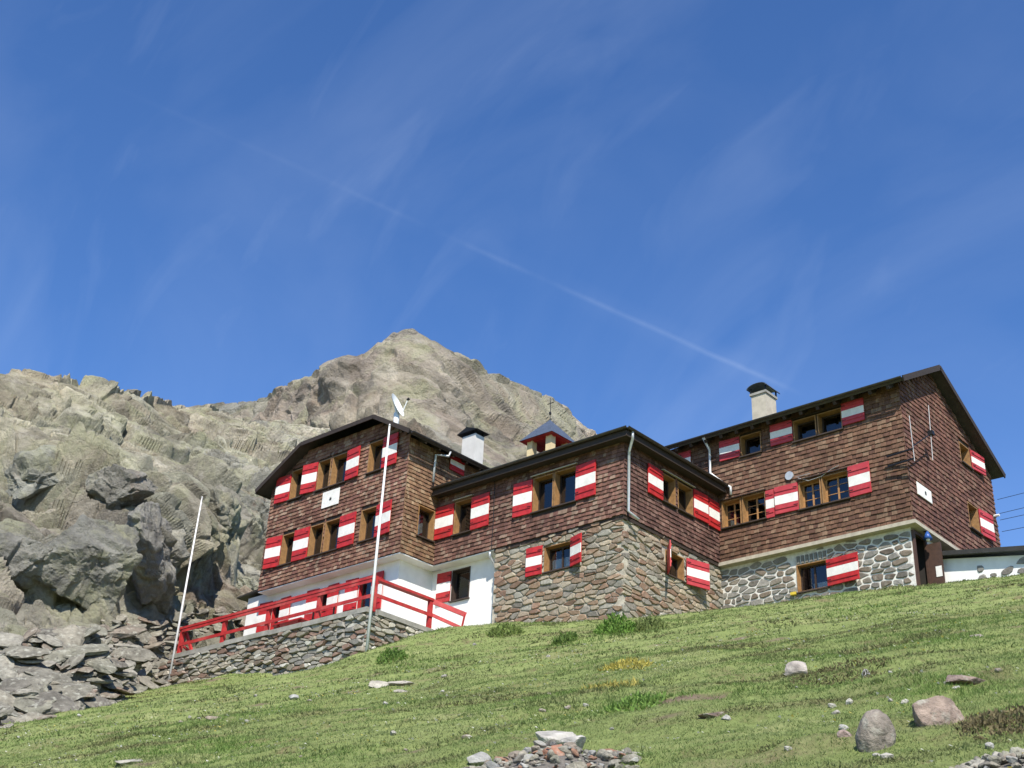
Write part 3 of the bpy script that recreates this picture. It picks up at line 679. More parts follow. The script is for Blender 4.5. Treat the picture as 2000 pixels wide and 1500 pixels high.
# ------------------------------------------------------------------ left house (half-hipped gable)
A = Wall('A', YL); B = Wall('B', XL)
XW = -39.80
hutL = thing('gabled_hut', 'brown shingled hut with half-hipped gable and whitewashed ground floor above the red railing', 'mountain hut', (-35.8, 33, 12.5))
eL, eR, zeL, zeR, hz = -40.30, -31.32, 19.78, 20.02, 21.24           # eave tips and half-hip edge
kL, kR = -37.72, -33.42
yF, yBk = YL-0.50, 40.5
slL = (hz-zeL)/(kL-eL); slR = (hz-zeR)/(eR-kR); SO = 0.17
gtop = [(XW, zeL+(XW-eL)*slL-SO), (kL, hz-SO), (kR, hz-SO), (XL, zeR+(eR-XL)*slR-SO)]
UPW = [(-38.62, -37.88), (-36.98, -36.24), (-36.16, -35.24), (-34.02, -33.20)]
LOW = [(-38.68, -37.90), (-37.00, -36.20), (-36.12, -35.24), (-34.08, -33.20)]
holes = [(a, b, 19.08, 20.36) for a, b in UPW]+[(a, b, 16.32, 17.60) for a, b in LOW]
wA = wall_sheet(A, 0.0, gtop, ZB-.02, holes).build('front_wall', M['core'], hutL)
skirt = [(XW-.03, gtop[0][1]), *gtop[1:3], (XL+.03, gtop[3][1])]
shingles(A, skirt, ZB, [(h[0]-.02, h[1]+.02, h[2]-.05, h[3]+.01) for h in holes], wA, 'left', 1, 220)
sideTop = [(YL-.03, 20.0), (40.2, 20.0)]
hB = [(29.85, 30.70, 16.36, 17.56), (31.20, 31.30, 19.4, 19.5)][:1]
wB = wall_sheet(B, 0.0, sideTop, ZB-.02, hB).build('side_wall', M['core'], hutL)
shingles(B, [(YL-.03, 20.0), (34.6, 20.0)], ZB, [(h[0]-.02, h[1]+.02, h[2]-.05, h[3]+.01) for h in hB]+[(YM+.02, 40, 14, 18.3)], wB, 'side', 2, 80)
bk = MB()
bk.add([(XW, YL, ZB), (XW, 40.2, ZB), (XW, 40.2, gtop[0][1]), (XW, YL, gtop[0][1])], [(0, 1, 2, 3)])
bk.add([(XW, 40.2, ZB), (XL, 40.2, ZB), (XL, 40.2, gtop[3][1]), (-35.6, 40.2, 22.2), (XW, 40.2, gtop[0][1])], [(0, 1, 2, 3, 4)])
bk.build('rear_wall', M['core'], hutL)
wA_wins = []
for i, (a, b) in enumerate(UPW): window(A, a, b, 19.08, 20.36, hutL, curtain=(0, 0.45, 0.62, 0.98) if i != 1 else None)
for i, (a, b) in enumerate(LOW): window(A, a, b, 16.32, 17.60, hutL, curtain=(0, 0.4, 0.66, 0.98))
window(B, 29.85, 30.70, 16.36, 17.56, hutL, curtain=(0, 0.85, 0.03, 0.5))
for q, s, w_, zo, hh in [(-38.62, -1, .82, 19.08, 1.14), (-36.99, -1, .78, 19.08, 1.26), (-35.23, 1, .80, 19.08, 1.27), (-33.19, 1, .84, 19.08, 1.27),
                         (-38.69, -1, .84, 16.30, 1.30), (-37.00, -1, .86, 16.30, 1.30), (-35.23, 1, .92, 16.30, 1.30), (-33.19, 1, .90, 16.30, 1.28)]:
    shutter(A, q, zo, w_, hh, s, hutL, 'red', rnd.uniform(0.02, 0.16))
shutter(B, 32.03, 19.46, .80, .66, -1, hutL, 'red', 0.03)
# roof: two slopes and the half hip
rid_x = (eL*slL+eR*slR+(zeR-zeL))/(slL+slR); rid_z = zeL+(rid_x-eL)*slL
yH = yF+(rid_z-hz)/0.75
rf = MB()
slab(rf, [(eL, yF, zeL), (kL, yF, hz), (rid_x, yH, rid_z), (rid_x, yBk, rid_z), (eL, yBk, zeL)], 0.13)
slab(rf, [(eR, yF, zeR), (eR, yBk, zeR), (rid_x, yBk, rid_z), (rid_x, yH, rid_z), (kR, yF, hz)], 0.13)
slab(rf, [(kL+.01, yF-.02, hz-.005), (kR-.01, yF-.02, hz-.005), (rid_x, yH, rid_z)], 0.13)
roofL = rf.build('roof', M['roofing'], hutL)
fb = MB()
for p, q in (((eL, yF-.02, zeL-.06), (kL, yF-.02, hz-.08)), ((kL, yF-.02, hz-.08), (kR, yF-.02, hz-.08)), ((kR, yF-.02, hz-.08), (eR, yF-.02, zeR-.06))):
    MB().bar(p, q, 0.035, 0.17).build('barge_board', M['soffit'], roofL)
for k in range(7):                                                     # rafter ends under the right eave
    y = 29.6+k*0.75; MB().bar((XL-.1, y, zeR+.12), (eR-.08, y, zeR-.13), 0.10, 0.11).build('rafter', M['soffit'], roofL)
gutter([(eR+.07, yF+.05, zeR-.05), (eR+.07, 36.0, zeR-.05)], roofL); gutter([(eL-.07, 38, zeL-.05), (eL-.07, yF+.05, zeL-.05)], roofL)
downpipe([(eR+.06, 30.75, zeR-.13), (eR+.03, 30.73, zeR-.32), (XL+.12, 30.42, 19.75), (XL+.11, 30.40, 18.62)], hutL)
# sign panel on the gable
sg = MB().box((-36.45, YL-.085, 18.20), (-35.46, YL-.065, 18.87)).build('sign_board', M['white'], hutL)
em = MB()
for k in range(8):
    t = math.pi*k/4; em.bar((-35.955, YL-.089, 18.50), (-35.955+.075*math.cos(t), YL-.089, 18.50+.085*math.sin(t)), .02, .006, (0, 1, 0))
em.build('emblem', M['iron'], sg)
# whitewashed ground floor, set back under the shingle skirt
RC = 0.46
GA = Wall('A', YL+RC); GB = Wall('B', XL-RC)
GW = [(-39.35, -38.85), (-36.55, -36.05), (-34.33, -33.62)]
gh = [(a, b, 13.75, 15.12) for a, b in GW]
wG = wall_sheet(GA, 0, [(-41.05, ZB+.05), (XL-RC, ZB+.05)], 11.9, gh)
wall_sheet(GB, 0, [(YL+RC, ZB+.05), (31.5, ZB+.05)], 11.9, [], mb=wG)
wG.add([(-41.05, YL+RC, 11.9), (-41.05, 36, 11.9), (-41.05, 36, ZB+.05), (-41.05, YL+RC, ZB+.05)], [(0, 1, 2, 3)])
wG = wG.build('ground_floor_wall', M['plaster'], hutL)
for (a, b) in GW:
    window(GA, a, b, 13.75, 15.12, hutL, n0=0.02, depth=0.2, frame='red')
    shutter(GA, a-.02, 13.72, .74 if a < -39 else .66, 1.42, -1, hutL, 'red', 0.05, 0.05); shutter(GA, b+.02, 13.72, .62, 1.42, 1, hutL, 'red', 0.05, 0.05)
# floor slab edge / soffit of the projecting storeys and the lean-to edge on the left
sf = MB(); sf.box((XW-.03, YL-.01, ZB-.06), (XL+.02, YL+.8, ZB-.022)); sf.box((XL-.8, YL+.8, ZB-.06), (XL+.02, 31.2, ZB-.024))
sf.build('soffit', M['plaster'], hutL)
lr = MB(); slab(lr, [(-41.55, YL+RC-.22, ZB+.14), (XW-.04, YL+RC-.22, ZB+.28), (XW-.04, 36, ZB+.28), (-41.55, 36, ZB+.14)], 0.06); lr.build('lean_to_roof', M['roofing'], hutL)
# chimney, dish
ch = thing('roof_chimney', 'whitewashed chimney with a dark cap on the half-hipped roof', 'chimney', (-33.55, 34.4, 21.3))
MB().box((-33.95, 34.05, 20.9), (-33.20, 34.58, 22.50)).build('stack', M['chimney_white'], ch)
cp = MB()
cp.add([(-34.18,33.92,22.62),(-33.0,33.92,22.62),(-33.0,34.72,22.62),(-34.18,34.72,22.62),(-33.58,33.88,22.82),(-33.58,34.76,22.82)], [(0,3,2,1),(0,1,4),(2,3,5),(1,2,5,4),(3,0,4,5)])
cp.build('cap', M['iron'], ch)
pp = MB()
for x in (-33.90, -33.25):
    for y in (34.10, 34.53): pp.bar((x, y, 22.48), (x, y, 22.64), .07)
pp.build('cap_supports', M['iron'], ch)
dx, dy, dz = -33.15, 29.55, 21.15
sd = thing('satellite_dish', 'white satellite dish on a short post above the gable roof', 'satellite dish', (dx, dy, dz))
MB().tube([(dx, dy, dz-.35), (dx, dy, dz+.45)], 0.11, 10).build('post', M['dish'], sd, True)
dm = MB(); dn = np.array([0.86, 0.30, 0.38]); dn /= np.linalg.norm(dn); a_ = np.cross(dn, (0, 0, 1.0)); a_ /= np.linalg.norm(a_); b_ = np.cross(a_, dn)
dc = np.array([dx-.02, dy, dz+.80]); vs = [dc-dn*0.10]; R_ = 6; K_ = 24; fs = []
for i in range(1, R_+1):
    for k in range(K_):
        t = 2*math.pi*k/K_; q = i/R_; vs.append(dc+(a_*math.cos(t)*0.44+b_*math.sin(t)*0.52)*q+dn*(0.13*q*q-.10))
for k in range(K_): fs.append((0, 1+k, 1+(k+1) % K_))
for i in range(R_-1):
    for k in range(K_): fs.append((1+i*K_+k, 1+(i+1)*K_+k, 1+(i+1)*K_+(k+1) % K_, 1+i*K_+(k+1) % K_))
dm.add(vs, fs).build('reflector', M['dish'], sd, True)
MB().bar(dc-b_*.5+dn*.03, dc+dn*.48, .03).build('feed_arm', M['dish'], sd); MB().tube([dc+dn*.44, dc+dn*.55], .05, 8).build('receiver', M['iron'], sd)
MB().bar((dx, dy, dz+.4), dc-dn*.1, .06).build('bracket', M['dish'], sd)

# ------------------------------------------------------------------ middle wing (hipped roof, rubble base)
A = Wall('A', YM); B = Wall('B', XM)
hutM = thing('connecting_wing', 'low brown shingled wing with hipped roof on a brown rubble stone base', 'hut wing', (-27.4, 33.6, 12.2))
MT = 18.22
MW = [(-30.86, -29.97), (-27.05, -26.13), (-26.09, -25.11)]; BW = [(32.98, 33.78), (33.93, 34.84)]
hA = [(a, b, 16.44, 17.74) for a, b in MW]; hB = [(a, b, 16.72, 17.76) for a, b in BW]
wA = wall_sheet(A, 0, [(XL, MT), (XM, MT)], ZB-.02, hA).build('front_wall', M['core'], hutM)
wB = wall_sheet(B, 0, [(YM, MT), (YR, MT)], ZB-.02, hB).build('side_wall', M['core'], hutM)
shingles(A, [(XL+.04, MT), (XM+.03, MT)], ZB, [(h[0]-.02, h[1]+.02, h[2]-.05, h[3]+.01) for h in hA], wA, 'mid', 3, 190)
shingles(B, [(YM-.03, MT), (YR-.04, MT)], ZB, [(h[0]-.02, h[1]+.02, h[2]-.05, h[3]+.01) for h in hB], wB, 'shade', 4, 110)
for i, (a, b) in enumerate(MW): window(A, a, b, 16.44, 17.74, hutM, curtain=(0, 0.5, 0.60, 0.98))
for i, (a, b) in enumerate(BW): window(B, a, b, 16.72, 17.76, hutM, curtain=(0, 0.5, 0.02, 0.4))
for q, s, w_ in [(-30.87, -1, .90), (-29.96, 1, .90), (-27.06, -1, .84), (-25.10, 1, .90)]: shutter(A, q, 16.42, w_, 1.28, s, hutM, 'red', rnd.uniform(.02, .07))
shutter(B, 32.97, 16.68, .90, 1.08, -1, hutM, 'red', .04)
shutter(B, 34.86, 16.72, .84, 1.06, 1, hutM, 'red', .04); shutter(B, 36.48, 16.70, .70, 1.06, -1, hutM, 'red', .03)
for s0_, s1_, z_, W_ in ((-27.1, -25.05, 17.80, A), (-30.9, -29.93, 17.80, A), (32.94, 34.9, 17.84, B)):
    h_ = MB(); h_.add([W_.T(s0_, .04, z_), W_.T(s1_, .04, z_), W_.T(s1_, .15, z_-.03), W_.T(s0_, .15, z_-.03), W_.T(s0_, .04, z_+.03), W_.T(s1_, .04, z_+.03), W_.T(s1_, .15, z_), W_.T(s0_, .15, z_)], [(0,1,2,3),(7,6,5,4),(0,4,5,1),(2,6,7,3),(1,5,6,2),(3,7,4,0)])
    h_.build('drip_board', M['board'], hutM)
# roof
ex0, ex1, ey0, ey1, ez = XL+.12, XM+.44, YM-.44, 38.5, 18.36
rf = MB(); rm = ((XL+1.2), 34.0, 20.15); rp = (-26.6, 34.0, 20.15)
slab(rf, [(ex0, ey0, ez), (ex1, ey0, ez), rp, (ex0, 34.0, 20.15)], .12)
slab(rf, [(ex1, ey0, ez), (ex1, 36.35, ez), (-25.9, 36.35, 20.05), rp], .12)
slab(rf, [(ex0, 34.0, 20.15), rp, (-26.4, 36.35, 20.1), (ex0, 38.5, 18.4)], .12)
roofM = rf.build('roof', M['roofing'], hutM)
mb = MB(); mb.box((ex0, ey0+.03, ez-.26), (ex1-.03, YM+.1, ez-.14)); mb.build('soffit', M['soffit'], roofM)
mb = MB(); mb.box((XM-.1, YM+.1, ez-.262), (ex1-.03, YR-.02, ez-.142)); mb.build('soffit', M['soffit'], roofM)
MB().box((ex0, ey0-.012, ez-.30), (ex1+.01, ey0+.03, ez-.02)).build('fascia', M['soffit'], roofM)
MB().box((ex1-.03, ey0+.031, ez-.30), (ex1+.012, YR-.25, ez-.02)).build('fascia', M['soffit'], roofM)
gutter([(ex0, ey0-.09, ez-.02), (ex1+.1, ey0-.09, ez-.02)], roofM); gutter([(ex1+.09, YR-.2, ez-.02), (ex1+.09, ey0-.09, ez-.02)][::-1], roofM)
downpipe([(ex1+.06, ey0+.25, ez-.08), (ex1+.03, ey0+.3, ez-.30), (XM+.13, YM+.12, 17.75), (XM+.12, YM+.10, 15.62), (XM+.32, YM+.40, 15.38)], hutM)
MB().tube([(-28.86, YM-.58, 18.3), (-28.86, YM-.09, 18.05), (-28.84, YM-.08, 16.5), (-28.86, YM-.09, 15.4)], .012, 6).build('lightning_cable', M['iron'], hutM)
# rubble base and the whitewashed bay
DIV = -28.78
SA = Wall('A', YM+.06); SB = Wall('B', XM-.06)
zgA = lambda q: float(ground(q, YM, False))-.35
zgB = lambda q: float(ground(XM, q, False))-.35
hs = [(-26.50, -25.29, 14.17, 15.10)]; hsb = [(33.26, 34.34, 14.20, 15.06)]
sw_ = wall_sheet(SA, 0, [(DIV, ZB), (XM-.06, ZB)], zgA, hs).build('front_stone_wall', M['mortar'], hutM)
n_ = stones(SA, DIV, XM-.04, ZB-.01, zgA, hs, sw_, 'mid', 5, 190, .44, .18, .024, .06, size_var=.35, jit=.40, rd=.20)
sb_ = wall_sheet(SB, 0, [(YM+.06, ZB), (YR+.2, ZB)], zgB, hsb).build('side_stone_wall', M['mortar'], hutM)
stones(SB, YM+.02, YR+.2, ZB-.01, zgB, hsb, sb_, 'mid', 6, 140, .44, .18, .024, .06, size_var=.35, jit=.40, rd=.20)
window(SA, -26.50, -25.29, 14.17, 15.10, hutM, n0=.02, depth=.30, curtain=(0, .55, .02, .98))
window(SB, 33.26, 34.34, 14.20, 15.06, hutM, n0=.02, depth=.30)
shutter(SA, -26.52, 14.12, .68, 1.02, -1, hutM, 'red', .05, .11); shutter(SA, -25.27, 14.12, .62, 1.02, 1, hutM, 'red', .30, .11)
shutter(SB, 34.36, 14.12, .98, .94, 1, hutM, 'red_faded', .30, .11); shutter(SB, 33.24, 14.14, .80, .92, -1, hutM, 'red', .72, .11)  # the pinkish far shutter carries its highlight in the paint colour
mb = MB(); mb.box((DIV-.02, YM+.0, ZB-.14), (XM+.02, YM+.3, ZB-.022)); mb.box((XM-.3, YM+.3, ZB-.14), (XM+.021, YR, ZB-.024)); mb.build('sill_beam', M['core'], hutM)
PA = Wall('A', YM+.45)
ph = [(-31.22, -30.32, 14.12, 15.30)]
pw = wall_sheet(PA, 0, [(XL-RC, ZB+.02), (DIV+.02, ZB+.02)], 11.6, ph)
pw.add([(DIV+.02, YM+.45, 11.6), (DIV+.02, YM+.07, 11.6), (DIV+.02, YM+.07, ZB), (DIV+.02, YM+.45, ZB)], [(0, 1, 2, 3)])
pw = pw.build('white_bay_wall', M['plaster'], hutM)
window(PA, -31.22, -30.32, 14.12, 15.30, hutM, n0=.02, depth=.22, frame='sill'); shutter(PA, -31.24, 14.14, .68, 1.14, -1, hutM, 'red', .04, .05)
mb = MB(); mb.box((XL, YM-.0, ZB-.06), (DIV, YM+.5, ZB-.022)); mb.build('bay_soffit', M['plaster'], hutM)
downpipe([(-28.98, YM-.02, 15.42), (-29.02, YM+.05, 15.25), (-28.92, YM+.36, 14.9), (-28.92, YM+.36, 12.2)], hutM, .045)
MB().tube([(-29.05, YM+.1, 15.4), (-29.03, YM+.40, 15.0), (-29.05, YM+.40, 12.3)], .022, 6).build('cable', M['zinc'], hutM)
# bell turret
tx, ty, tz = -28.35, 33.1, 19.58
bt = thing('bell_turret', 'small bell turret with blue slate pyramid roof, cream posts and an iron cross', 'bell turret', (tx, ty, tz-.3))
for i, (sx, sy) in enumerate(((-1, -1), (1, -1), (1, 1), (-1, 1))): MB().box((tx+sx*.46-.13, ty+sy*.46-.13, tz-.35), (tx+sx*.46+.13, ty+sy*.46+.13, tz+.80)).build('post', M['cream'], bt)
rb = MB()
for sx, sy in ((1, 0), (-1, 0), (0, 1), (0, -1)): rb.box((tx-(.62 if sx == 0 else .06)+sx*.46, ty-(.62 if sy == 0 else .06)+sy*.46, tz+.72+.004*abs(sx)), (tx+(.62 if sx == 0 else .06)+sx*.46, ty+(.62 if sy == 0 else .06)+sy*.46, tz+.90+.004*abs(sx)))
rb.build('red_collar', M['red'], bt)
pr = MB(); e = .80; z0_ = tz+.76; zz = tz+1.74; k_ = .50
pr.add([(tx-e,ty-e,z0_),(tx+e,ty-e,z0_),(tx+e,ty+e,z0_),(tx-e,ty+e,z0_),(tx-k_,ty-k_,z0_+.40),(tx+k_,ty-k_,z0_+.40),(tx+k_,ty+k_,z0_+.40),(tx-k_,ty+k_,z0_+.40),(tx,ty,zz+.02)],
       [(0,1,5,4),(1,2,6,5),(2,3,7,6),(3,0,4,7),(4,5,8),(5,6,8),(6,7,8),(7,4,8)]); pr.build('roof', M['slate'], bt)
MB().add([(tx-e,ty-e,z0_-.02),(tx+e,ty-e,z0_-.02),(tx+e,ty+e,z0_-.02),(tx-e,ty+e,z0_-.02)], [(3,2,1,0)]).build('underside', M['red'], bt)
cr = MB(); cr.tube([(tx,ty,zz-.05),(tx,ty,zz+.95)], .014, 6); cr.bar((tx-.16,ty,zz+.72),(tx+.16,ty,zz+.72),.022); cr.tube([(tx,ty,zz+.25),(tx,ty,zz+.34)],.05,8); cr.build('cross', M['iron'], bt)
bl = MB(); prof = [(.02,.55),(.10,.52),(.14,.40),(.17,.25),(.24,.12)]; vs=[]; fs=[]
for r_, z_ in prof:
    for k in range(12): t=2*math.pi*k/12; vs.append((tx+r_*math.cos(t),ty+r_*math.sin(t),tz+z_))
for i in range(len(prof)-1):
    for k in range(12): fs.append((i*12+k,(i+1)*12+k,(i+1)*12+(k+1)%12,i*12+(k+1)%12))
bl.add(vs,fs).build('bell', M['iron'], bt, True)

# ------------------------------------------------------------------ right block (tall gable)
A = Wall('A', YR); B = Wall('B', XR)
hutR = thing('gabled_annexe', 'tall brown shingled annexe with plain gable on a grey stone base with white mortar', 'hut annexe', (-20, 40, 13.3))
YB_ = 43.8; fE, bE, zfE, zbE, yA, zA = YR-.55, 44.15, 20.36, 19.72, 39.25, 22.20
sf_ = (zA-zfE)/(yA-fE); sb2 = (zA-zbE)/(bE-yA)
frontTop = zfE+(YR-fE)*sf_-.2
RX0 = -26.2
UW = [(-22.06, -21.20), (-19.88, -18.98), (-18.92, -17.98)]; LW = [(-22.95, -22.15), (-22.10, -21.14), (-19.82, -18.98), (-18.94, -17.93)]
hA = [(a, b, 19.36, 20.18) for a, b in UW]+[(a, b, 16.78, 17.80) for a, b in LW]
wA = wall_sheet(A, 0, [(RX0, frontTop), (XR, frontTop)], ZB-.02, hA).build('front_wall', M['core'], hutR)
shingles(A, [(RX0, frontTop), (XR+.03, frontTop)], ZB, [(h[0]-.02, h[1]+.02, h[2]-.05, h[3]+.01) for h in hA]+[(RX0, XM+.04, 15, 18.0)], wA, 'right', 7, 180, row=.165, wmin=.12, wmax=.25)
gt = [(YR, frontTop), (yA, zA-.2), (YB_, zbE+(bE-YB_)*sb2-.2)]
GWN = [(41.14, 42.00, 19.26, 20.06), (41.18, 42.04, 16.76, 17.74)]
wB = wall_sheet(B, 0, gt, ZB-.02, GWN).build('gable_wall', M['core'], hutR)
shingles(B, [(YR-.03, gt[0][1]), gt[1], (YB_+.02, gt[2][1])], ZB, [(h[0]-.02, h[1]+.02, h[2]-.05, h[3]+.01) for h in GWN], wB, 'gable', 8, 120, row=0.175)
bk = MB(); bk.add([(XR, YB_, 13), (RX0, YB_, 13), (RX0, YB_, gt[2][1]), (XR, YB_, gt[2][1])], [(0, 1, 2, 3)])
bk.add([(RX0, YR, 13), (RX0, YB_, 13), (RX0, YB_, gt[2][1]), (RX0, yA, zA-.2), (RX0, YR, frontTop)], [(0, 1, 2, 3, 4)]); bk.build('rear_wall', M['core'], hutR)
for i, (a, b) in enumerate(UW): window(A, a, b, 19.36, 20.18, hutR, curtain=(0, .7, .80, .99) if i == 1 else None)
for i, (a, b) in enumerate(LW): window(A, a, b, 16.78, 17.80, hutR, lattice=True, sash='sash', depth=0.26)
for i, h in enumerate(GWN): window(B, *h, hutR)
for q, s, w_, z_, hh in [(-22.08, -1, .84, 19.38, .80), (-19.90, -1, .88, 19.42, .82), (-17.96, 1, .84, 19.44, .84), (-21.12, 1, .34, 16.74, 1.04), (-19.84, -1, .90, 16.78, 1.02), (-17.91, 1, .80, 16.76, 1.12), (-24.75, 1, .55, 19.4, .8)]:
    shutter(A, q, z_, w_, hh, s, hutR, 'red_faded', rnd.uniform(.01, .05), n=.075 if w_ != .34 else .06)
shutter(B, 42.02, 19.28, .90, .76, 1, hutR, 'red_faded', .12); shutter(B, 42.06, 16.74, .90, 1.0, 1, hutR, 'red_faded', .12)
for s0_, s1_, z_, W_ in ((-22.98, -21.1, 17.85, A), (-19.86, -17.9, 17.87, A), (-19.92, -17.94, 20.23, A)):
    h_ = MB(); h_.add([W_.T(s0_, .04, z_), W_.T(s1_, .04, z_), W_.T(s1_, .13, z_-.03), W_.T(s0_, .13, z_-.03), W_.T(s0_, .04, z_+.03), W_.T(s1_, .04, z_+.03), W_.T(s1_, .13, z_), W_.T(s0_, .13, z_)], [(0,1,2,3),(7,6,5,4),(0,4,5,1),(2,6,7,3),(1,5,6,2),(3,7,4,0)])
    h_.build('drip_board', M['core'], hutR)
rf = MB(); xo = XR+.42
slab(rf, [(RX0-.3, fE, zfE), (xo, fE, zfE), (xo, yA, zA), (RX0-.3, yA, zA)], .13); slab(rf, [(RX0-.3, yA, zA), (xo, yA, zA), (xo, bE, zbE), (RX0-.3, bE, zbE)], .13)
roofR = rf.build('roof', M['roofing'], hutR)
MB().bar((xo+.02, fE-.02, zfE-.07), (xo+.02, yA, zA-.07), .04, .20).build('barge_board', M['soffit'], roofR); MB().bar((xo+.02, yA, zA-.07), (xo+.02, bE+.02, zbE-.07), .04, .20).build('barge_board', M['soffit'], roofR)
for k in range(14):
    x = -24.6+k*0.66; MB().bar((x, YR+.1, frontTop+.05), (x, fE+.06, zfE-.20), .09, .12).build('rafter', M['soffit'], roofR)
gutter([(RX0-.3, fE-.08, zfE-.02), (xo, fE-.08, zfE-.02)], roofR, .065)
downpipe([(-23.33, fE-.02, zfE-.05), (-23.33, YR-.14, 19.95), (-23.33, YR-.14, 19.0), (-22.75, YR-.12, 18.45), (-22.50, YR-.12, 18.25), (-22.50, YR-.12, 17.95)], hutR)
MB().tube([A.T(-20.13, .03, 18.12), A.T(-20.13, .10, 18.12)], .16, 16).build('vent_cover', M['zinc'], hutR, False)
for pts in ([(-19.8, 17.95), (-19.4, 17.74), (-18.9, 17.78), (-18.5, 17.95), (-18.2, 18.02)], [(-19.9, 18.0), (-19.3, 17.99)]):
    MB().tube([A.T(q, .09, z_) for q, z_ in pts], .010, 5).build('cable', M['zinc'], hutR)
# pale edge board round the projecting storey
MB().box((XM+.02, YR-.13, ZB-.13), (XR+.13, YR+.25, ZB-.005)).build('edge_board', M['board'], hutR)
MB().box((XR-.25, YR+.251, ZB-.132), (XR+.128, 40.4, ZB-.007)).build('edge_board', M['board'], hutR)
SR = Wall('A', YR+.17); zgR = lambda q: float(ground(q, YR, False))-.35
hs = [(-20.20, -19.05, 13.93, 14.90)]
sr = wall_sheet(SR, 0, [(XM-.1, ZB-.1), (-16.05, ZB-.1)], zgR, hs)
wall_sheet(Wall('B', -16.05), 0, [(YR+.17, ZB-.1), (38.4, ZB-.1)], 12.6, [(36.87, 37.62, 12.9, 15.20)], mb=sr)
sr = sr.build('stone_wall', M['white_mortar'], hutR)
stones(SR, XM-.1, -16.06, ZB-.14, zgR, hs+[(-20.2, -19.05, 14.9, 15.25)], sr, 'right', 9, 240, .42, .215, .056, .045, size_var=.35, jit=.40, rd=.19)
for k in range(7): MB().box((-20.16+k*.165, YR+.12, 14.93), (-20.06+k*.165, YR+.18, 15.20), (.2, .19, .17)).build('stone', M['stone'], sr)
window(SR, -20.20, -19.05, 13.93, 14.90, hutR, n0=.03, depth=.25, curtain=(0, .3, .35, .95)); shutter(SR, -19.03, 13.92, 1.20, .92, 1, hutR, 'red', .10, .10)
# doorway under the gable's overhang
dw = MB(); dw.box((-16.9, 36.95, 12.9), (-16.1, 37.5, ZB-.14)); 
fr_ = MB(); fr_.box((-16.05, 36.75, 13.0), (-15.97, 36.87, 15.30)); fr_.box((-16.05, 37.62, 13.0), (-15.97, 37.74, 15.30)); fr_.box((-16.048, 36.87, 15.2), (-15.972, 37.62, 15.32))
dr_ = fr_.build('door', M['door'], hutR)
c_ = [(x_, y_, z_) for x_ in (-16.06, -19.0) for y_, z_ in ((36.80, 12.9), (37.70, 12.9), (37.70, 15.3), (36.80, 15.3))]
MB().add(c_, [(0,1,5,4),(1,2,6,5),(2,3,7,6),(3,0,4,7),(4,5,6,7)]).build('passage', M['interior'], dr_)
lf = MB(); lf.box((-15.98, 37.64, 13.05), (-15.50, 37.70, 15.05)); leaf = lf.build('door_leaf', M['door'], dr_)
MB().box((-15.74, 37.626, 13.9), (-15.54, 37.639, 14.25)).build('notice', M['white'], dr_)
# gable fittings
MB().tube([(XR+.42, 36.2, 17.35), (XR+.40, 36.22, 19.0)], .014, 6).build('antenna', M['gutter_grey'], hutR)
MB().tube([(XR+.40, 37.72, 17.95), (XR+.42, 37.86, 20.05)], .014, 6).build('antenna', M['gutter_grey'], hutR)
bk = MB()
for z_ in (17.45, 17.8): bk.bar((XR-.55, 36.3, z_), (XR+.42, 36.2, z_), .05)
bk.bar((XR+.42, 36.21, 17.9), (XR+.40, 37.80, 18.95), .03); bk.box((XR+.33, 37.72, 18.9), (XR+.5, 37.9, 19.05)); bk.build('antenna_bracket', M['iron'], hutR)
sg = MB().box((XR+.06, 36.98, 16.56), (XR+.085, 38.04, 17.00)).build('sign_board', M['white'], hutR)
em = MB()
for k in range(8):
    t = math.pi*k/4; em.bar((XR+.089, 37.58, 16.78), (XR+.089, 37.58+.07*math.cos(t), 16.78+.08*math.sin(t)), .02, .006, (1, 0, 0))
em.build('emblem', M['iron'], sg)
ins = MB().tube([(XR+.02, 43.55, 17.95), (XR+.25, 43.55, 17.95)], .05, 8).build('insulator', M['white'], hutR)
lamp = thing('wall_lamp', 'blue enamel lamp hanging above the dark side doorway', 'lamp', (XR+.02, 37.15, 15.1))
MB().bar((XR-.1, 37.3, 15.45), (XR+.10, 37.3, 15.30), .04).build('arm', M['iron'], lamp)
MB().tube([(XR+.10, 37.3, 15.34), (XR+.10, 37.3, 15.22), (XR+.10, 37.3, 15.08)], [.04, .09, .15], 14).build('shade', M['blue'], lamp, True)
MB().tube([(XR+.10, 37.3, 15.08), (XR+.10, 37.3, 15.02)], [.07, .05], 12).build('bulb_cover', M['white'], lamp, True)
# chimney of the right block
cx, cy = -22.05, 38.3
ch = thing('annexe_chimney', 'beige square chimney with a dark domed cover on the annexe roof', 'chimney', (cx, cy, 21.3))
MB().box((cx-.31, cy-.36, 21.0), (cx+.31, cy+.40, 22.52)).build('stack', M['beige'], ch)
MB().box((cx-.36, cy-.41, 22.521), (cx+.36, cy+.45, 22.62)).build('crown', M['concrete'], ch)
cv = MB(); K_ = 10
for i in range(K_):
    t0, t1 = math.pi*i/K_, math.pi*(i+1)/K_
    f_ = lambda t, o_: (cx-.44*math.cos(t)*o_, 22.78+.18*math.sin(t)*o_)
    a1, a2, b1, b2 = f_(t0, 1), f_(t1, 1), f_(t0, .92), f_(t1, .92)
    y0_, y1_ = cy-.50, cy+.54
    cv.add([(a1[0],y0_,a1[1]),(a2[0],y0_,a2[1]),(a2[0],y1_,a2[1]),(a1[0],y1_,a1[1]),(b1[0],y0_,b1[1]),(b2[0],y0_,b2[1]),(b2[0],y1_,b2[1]),(b1[0],y1_,b1[1])], [(0,1,2,3),(7,6,5,4),(0,4,5,1),(3,2,6,7)])
cv.build('cover', M['slate'], ch)
pp = MB()
for x in (cx-.32, cx+.32):
    for y in (cy-.37, cy+.41): pp.bar((x, y, 22.61), (x, y, 22.84), .05)
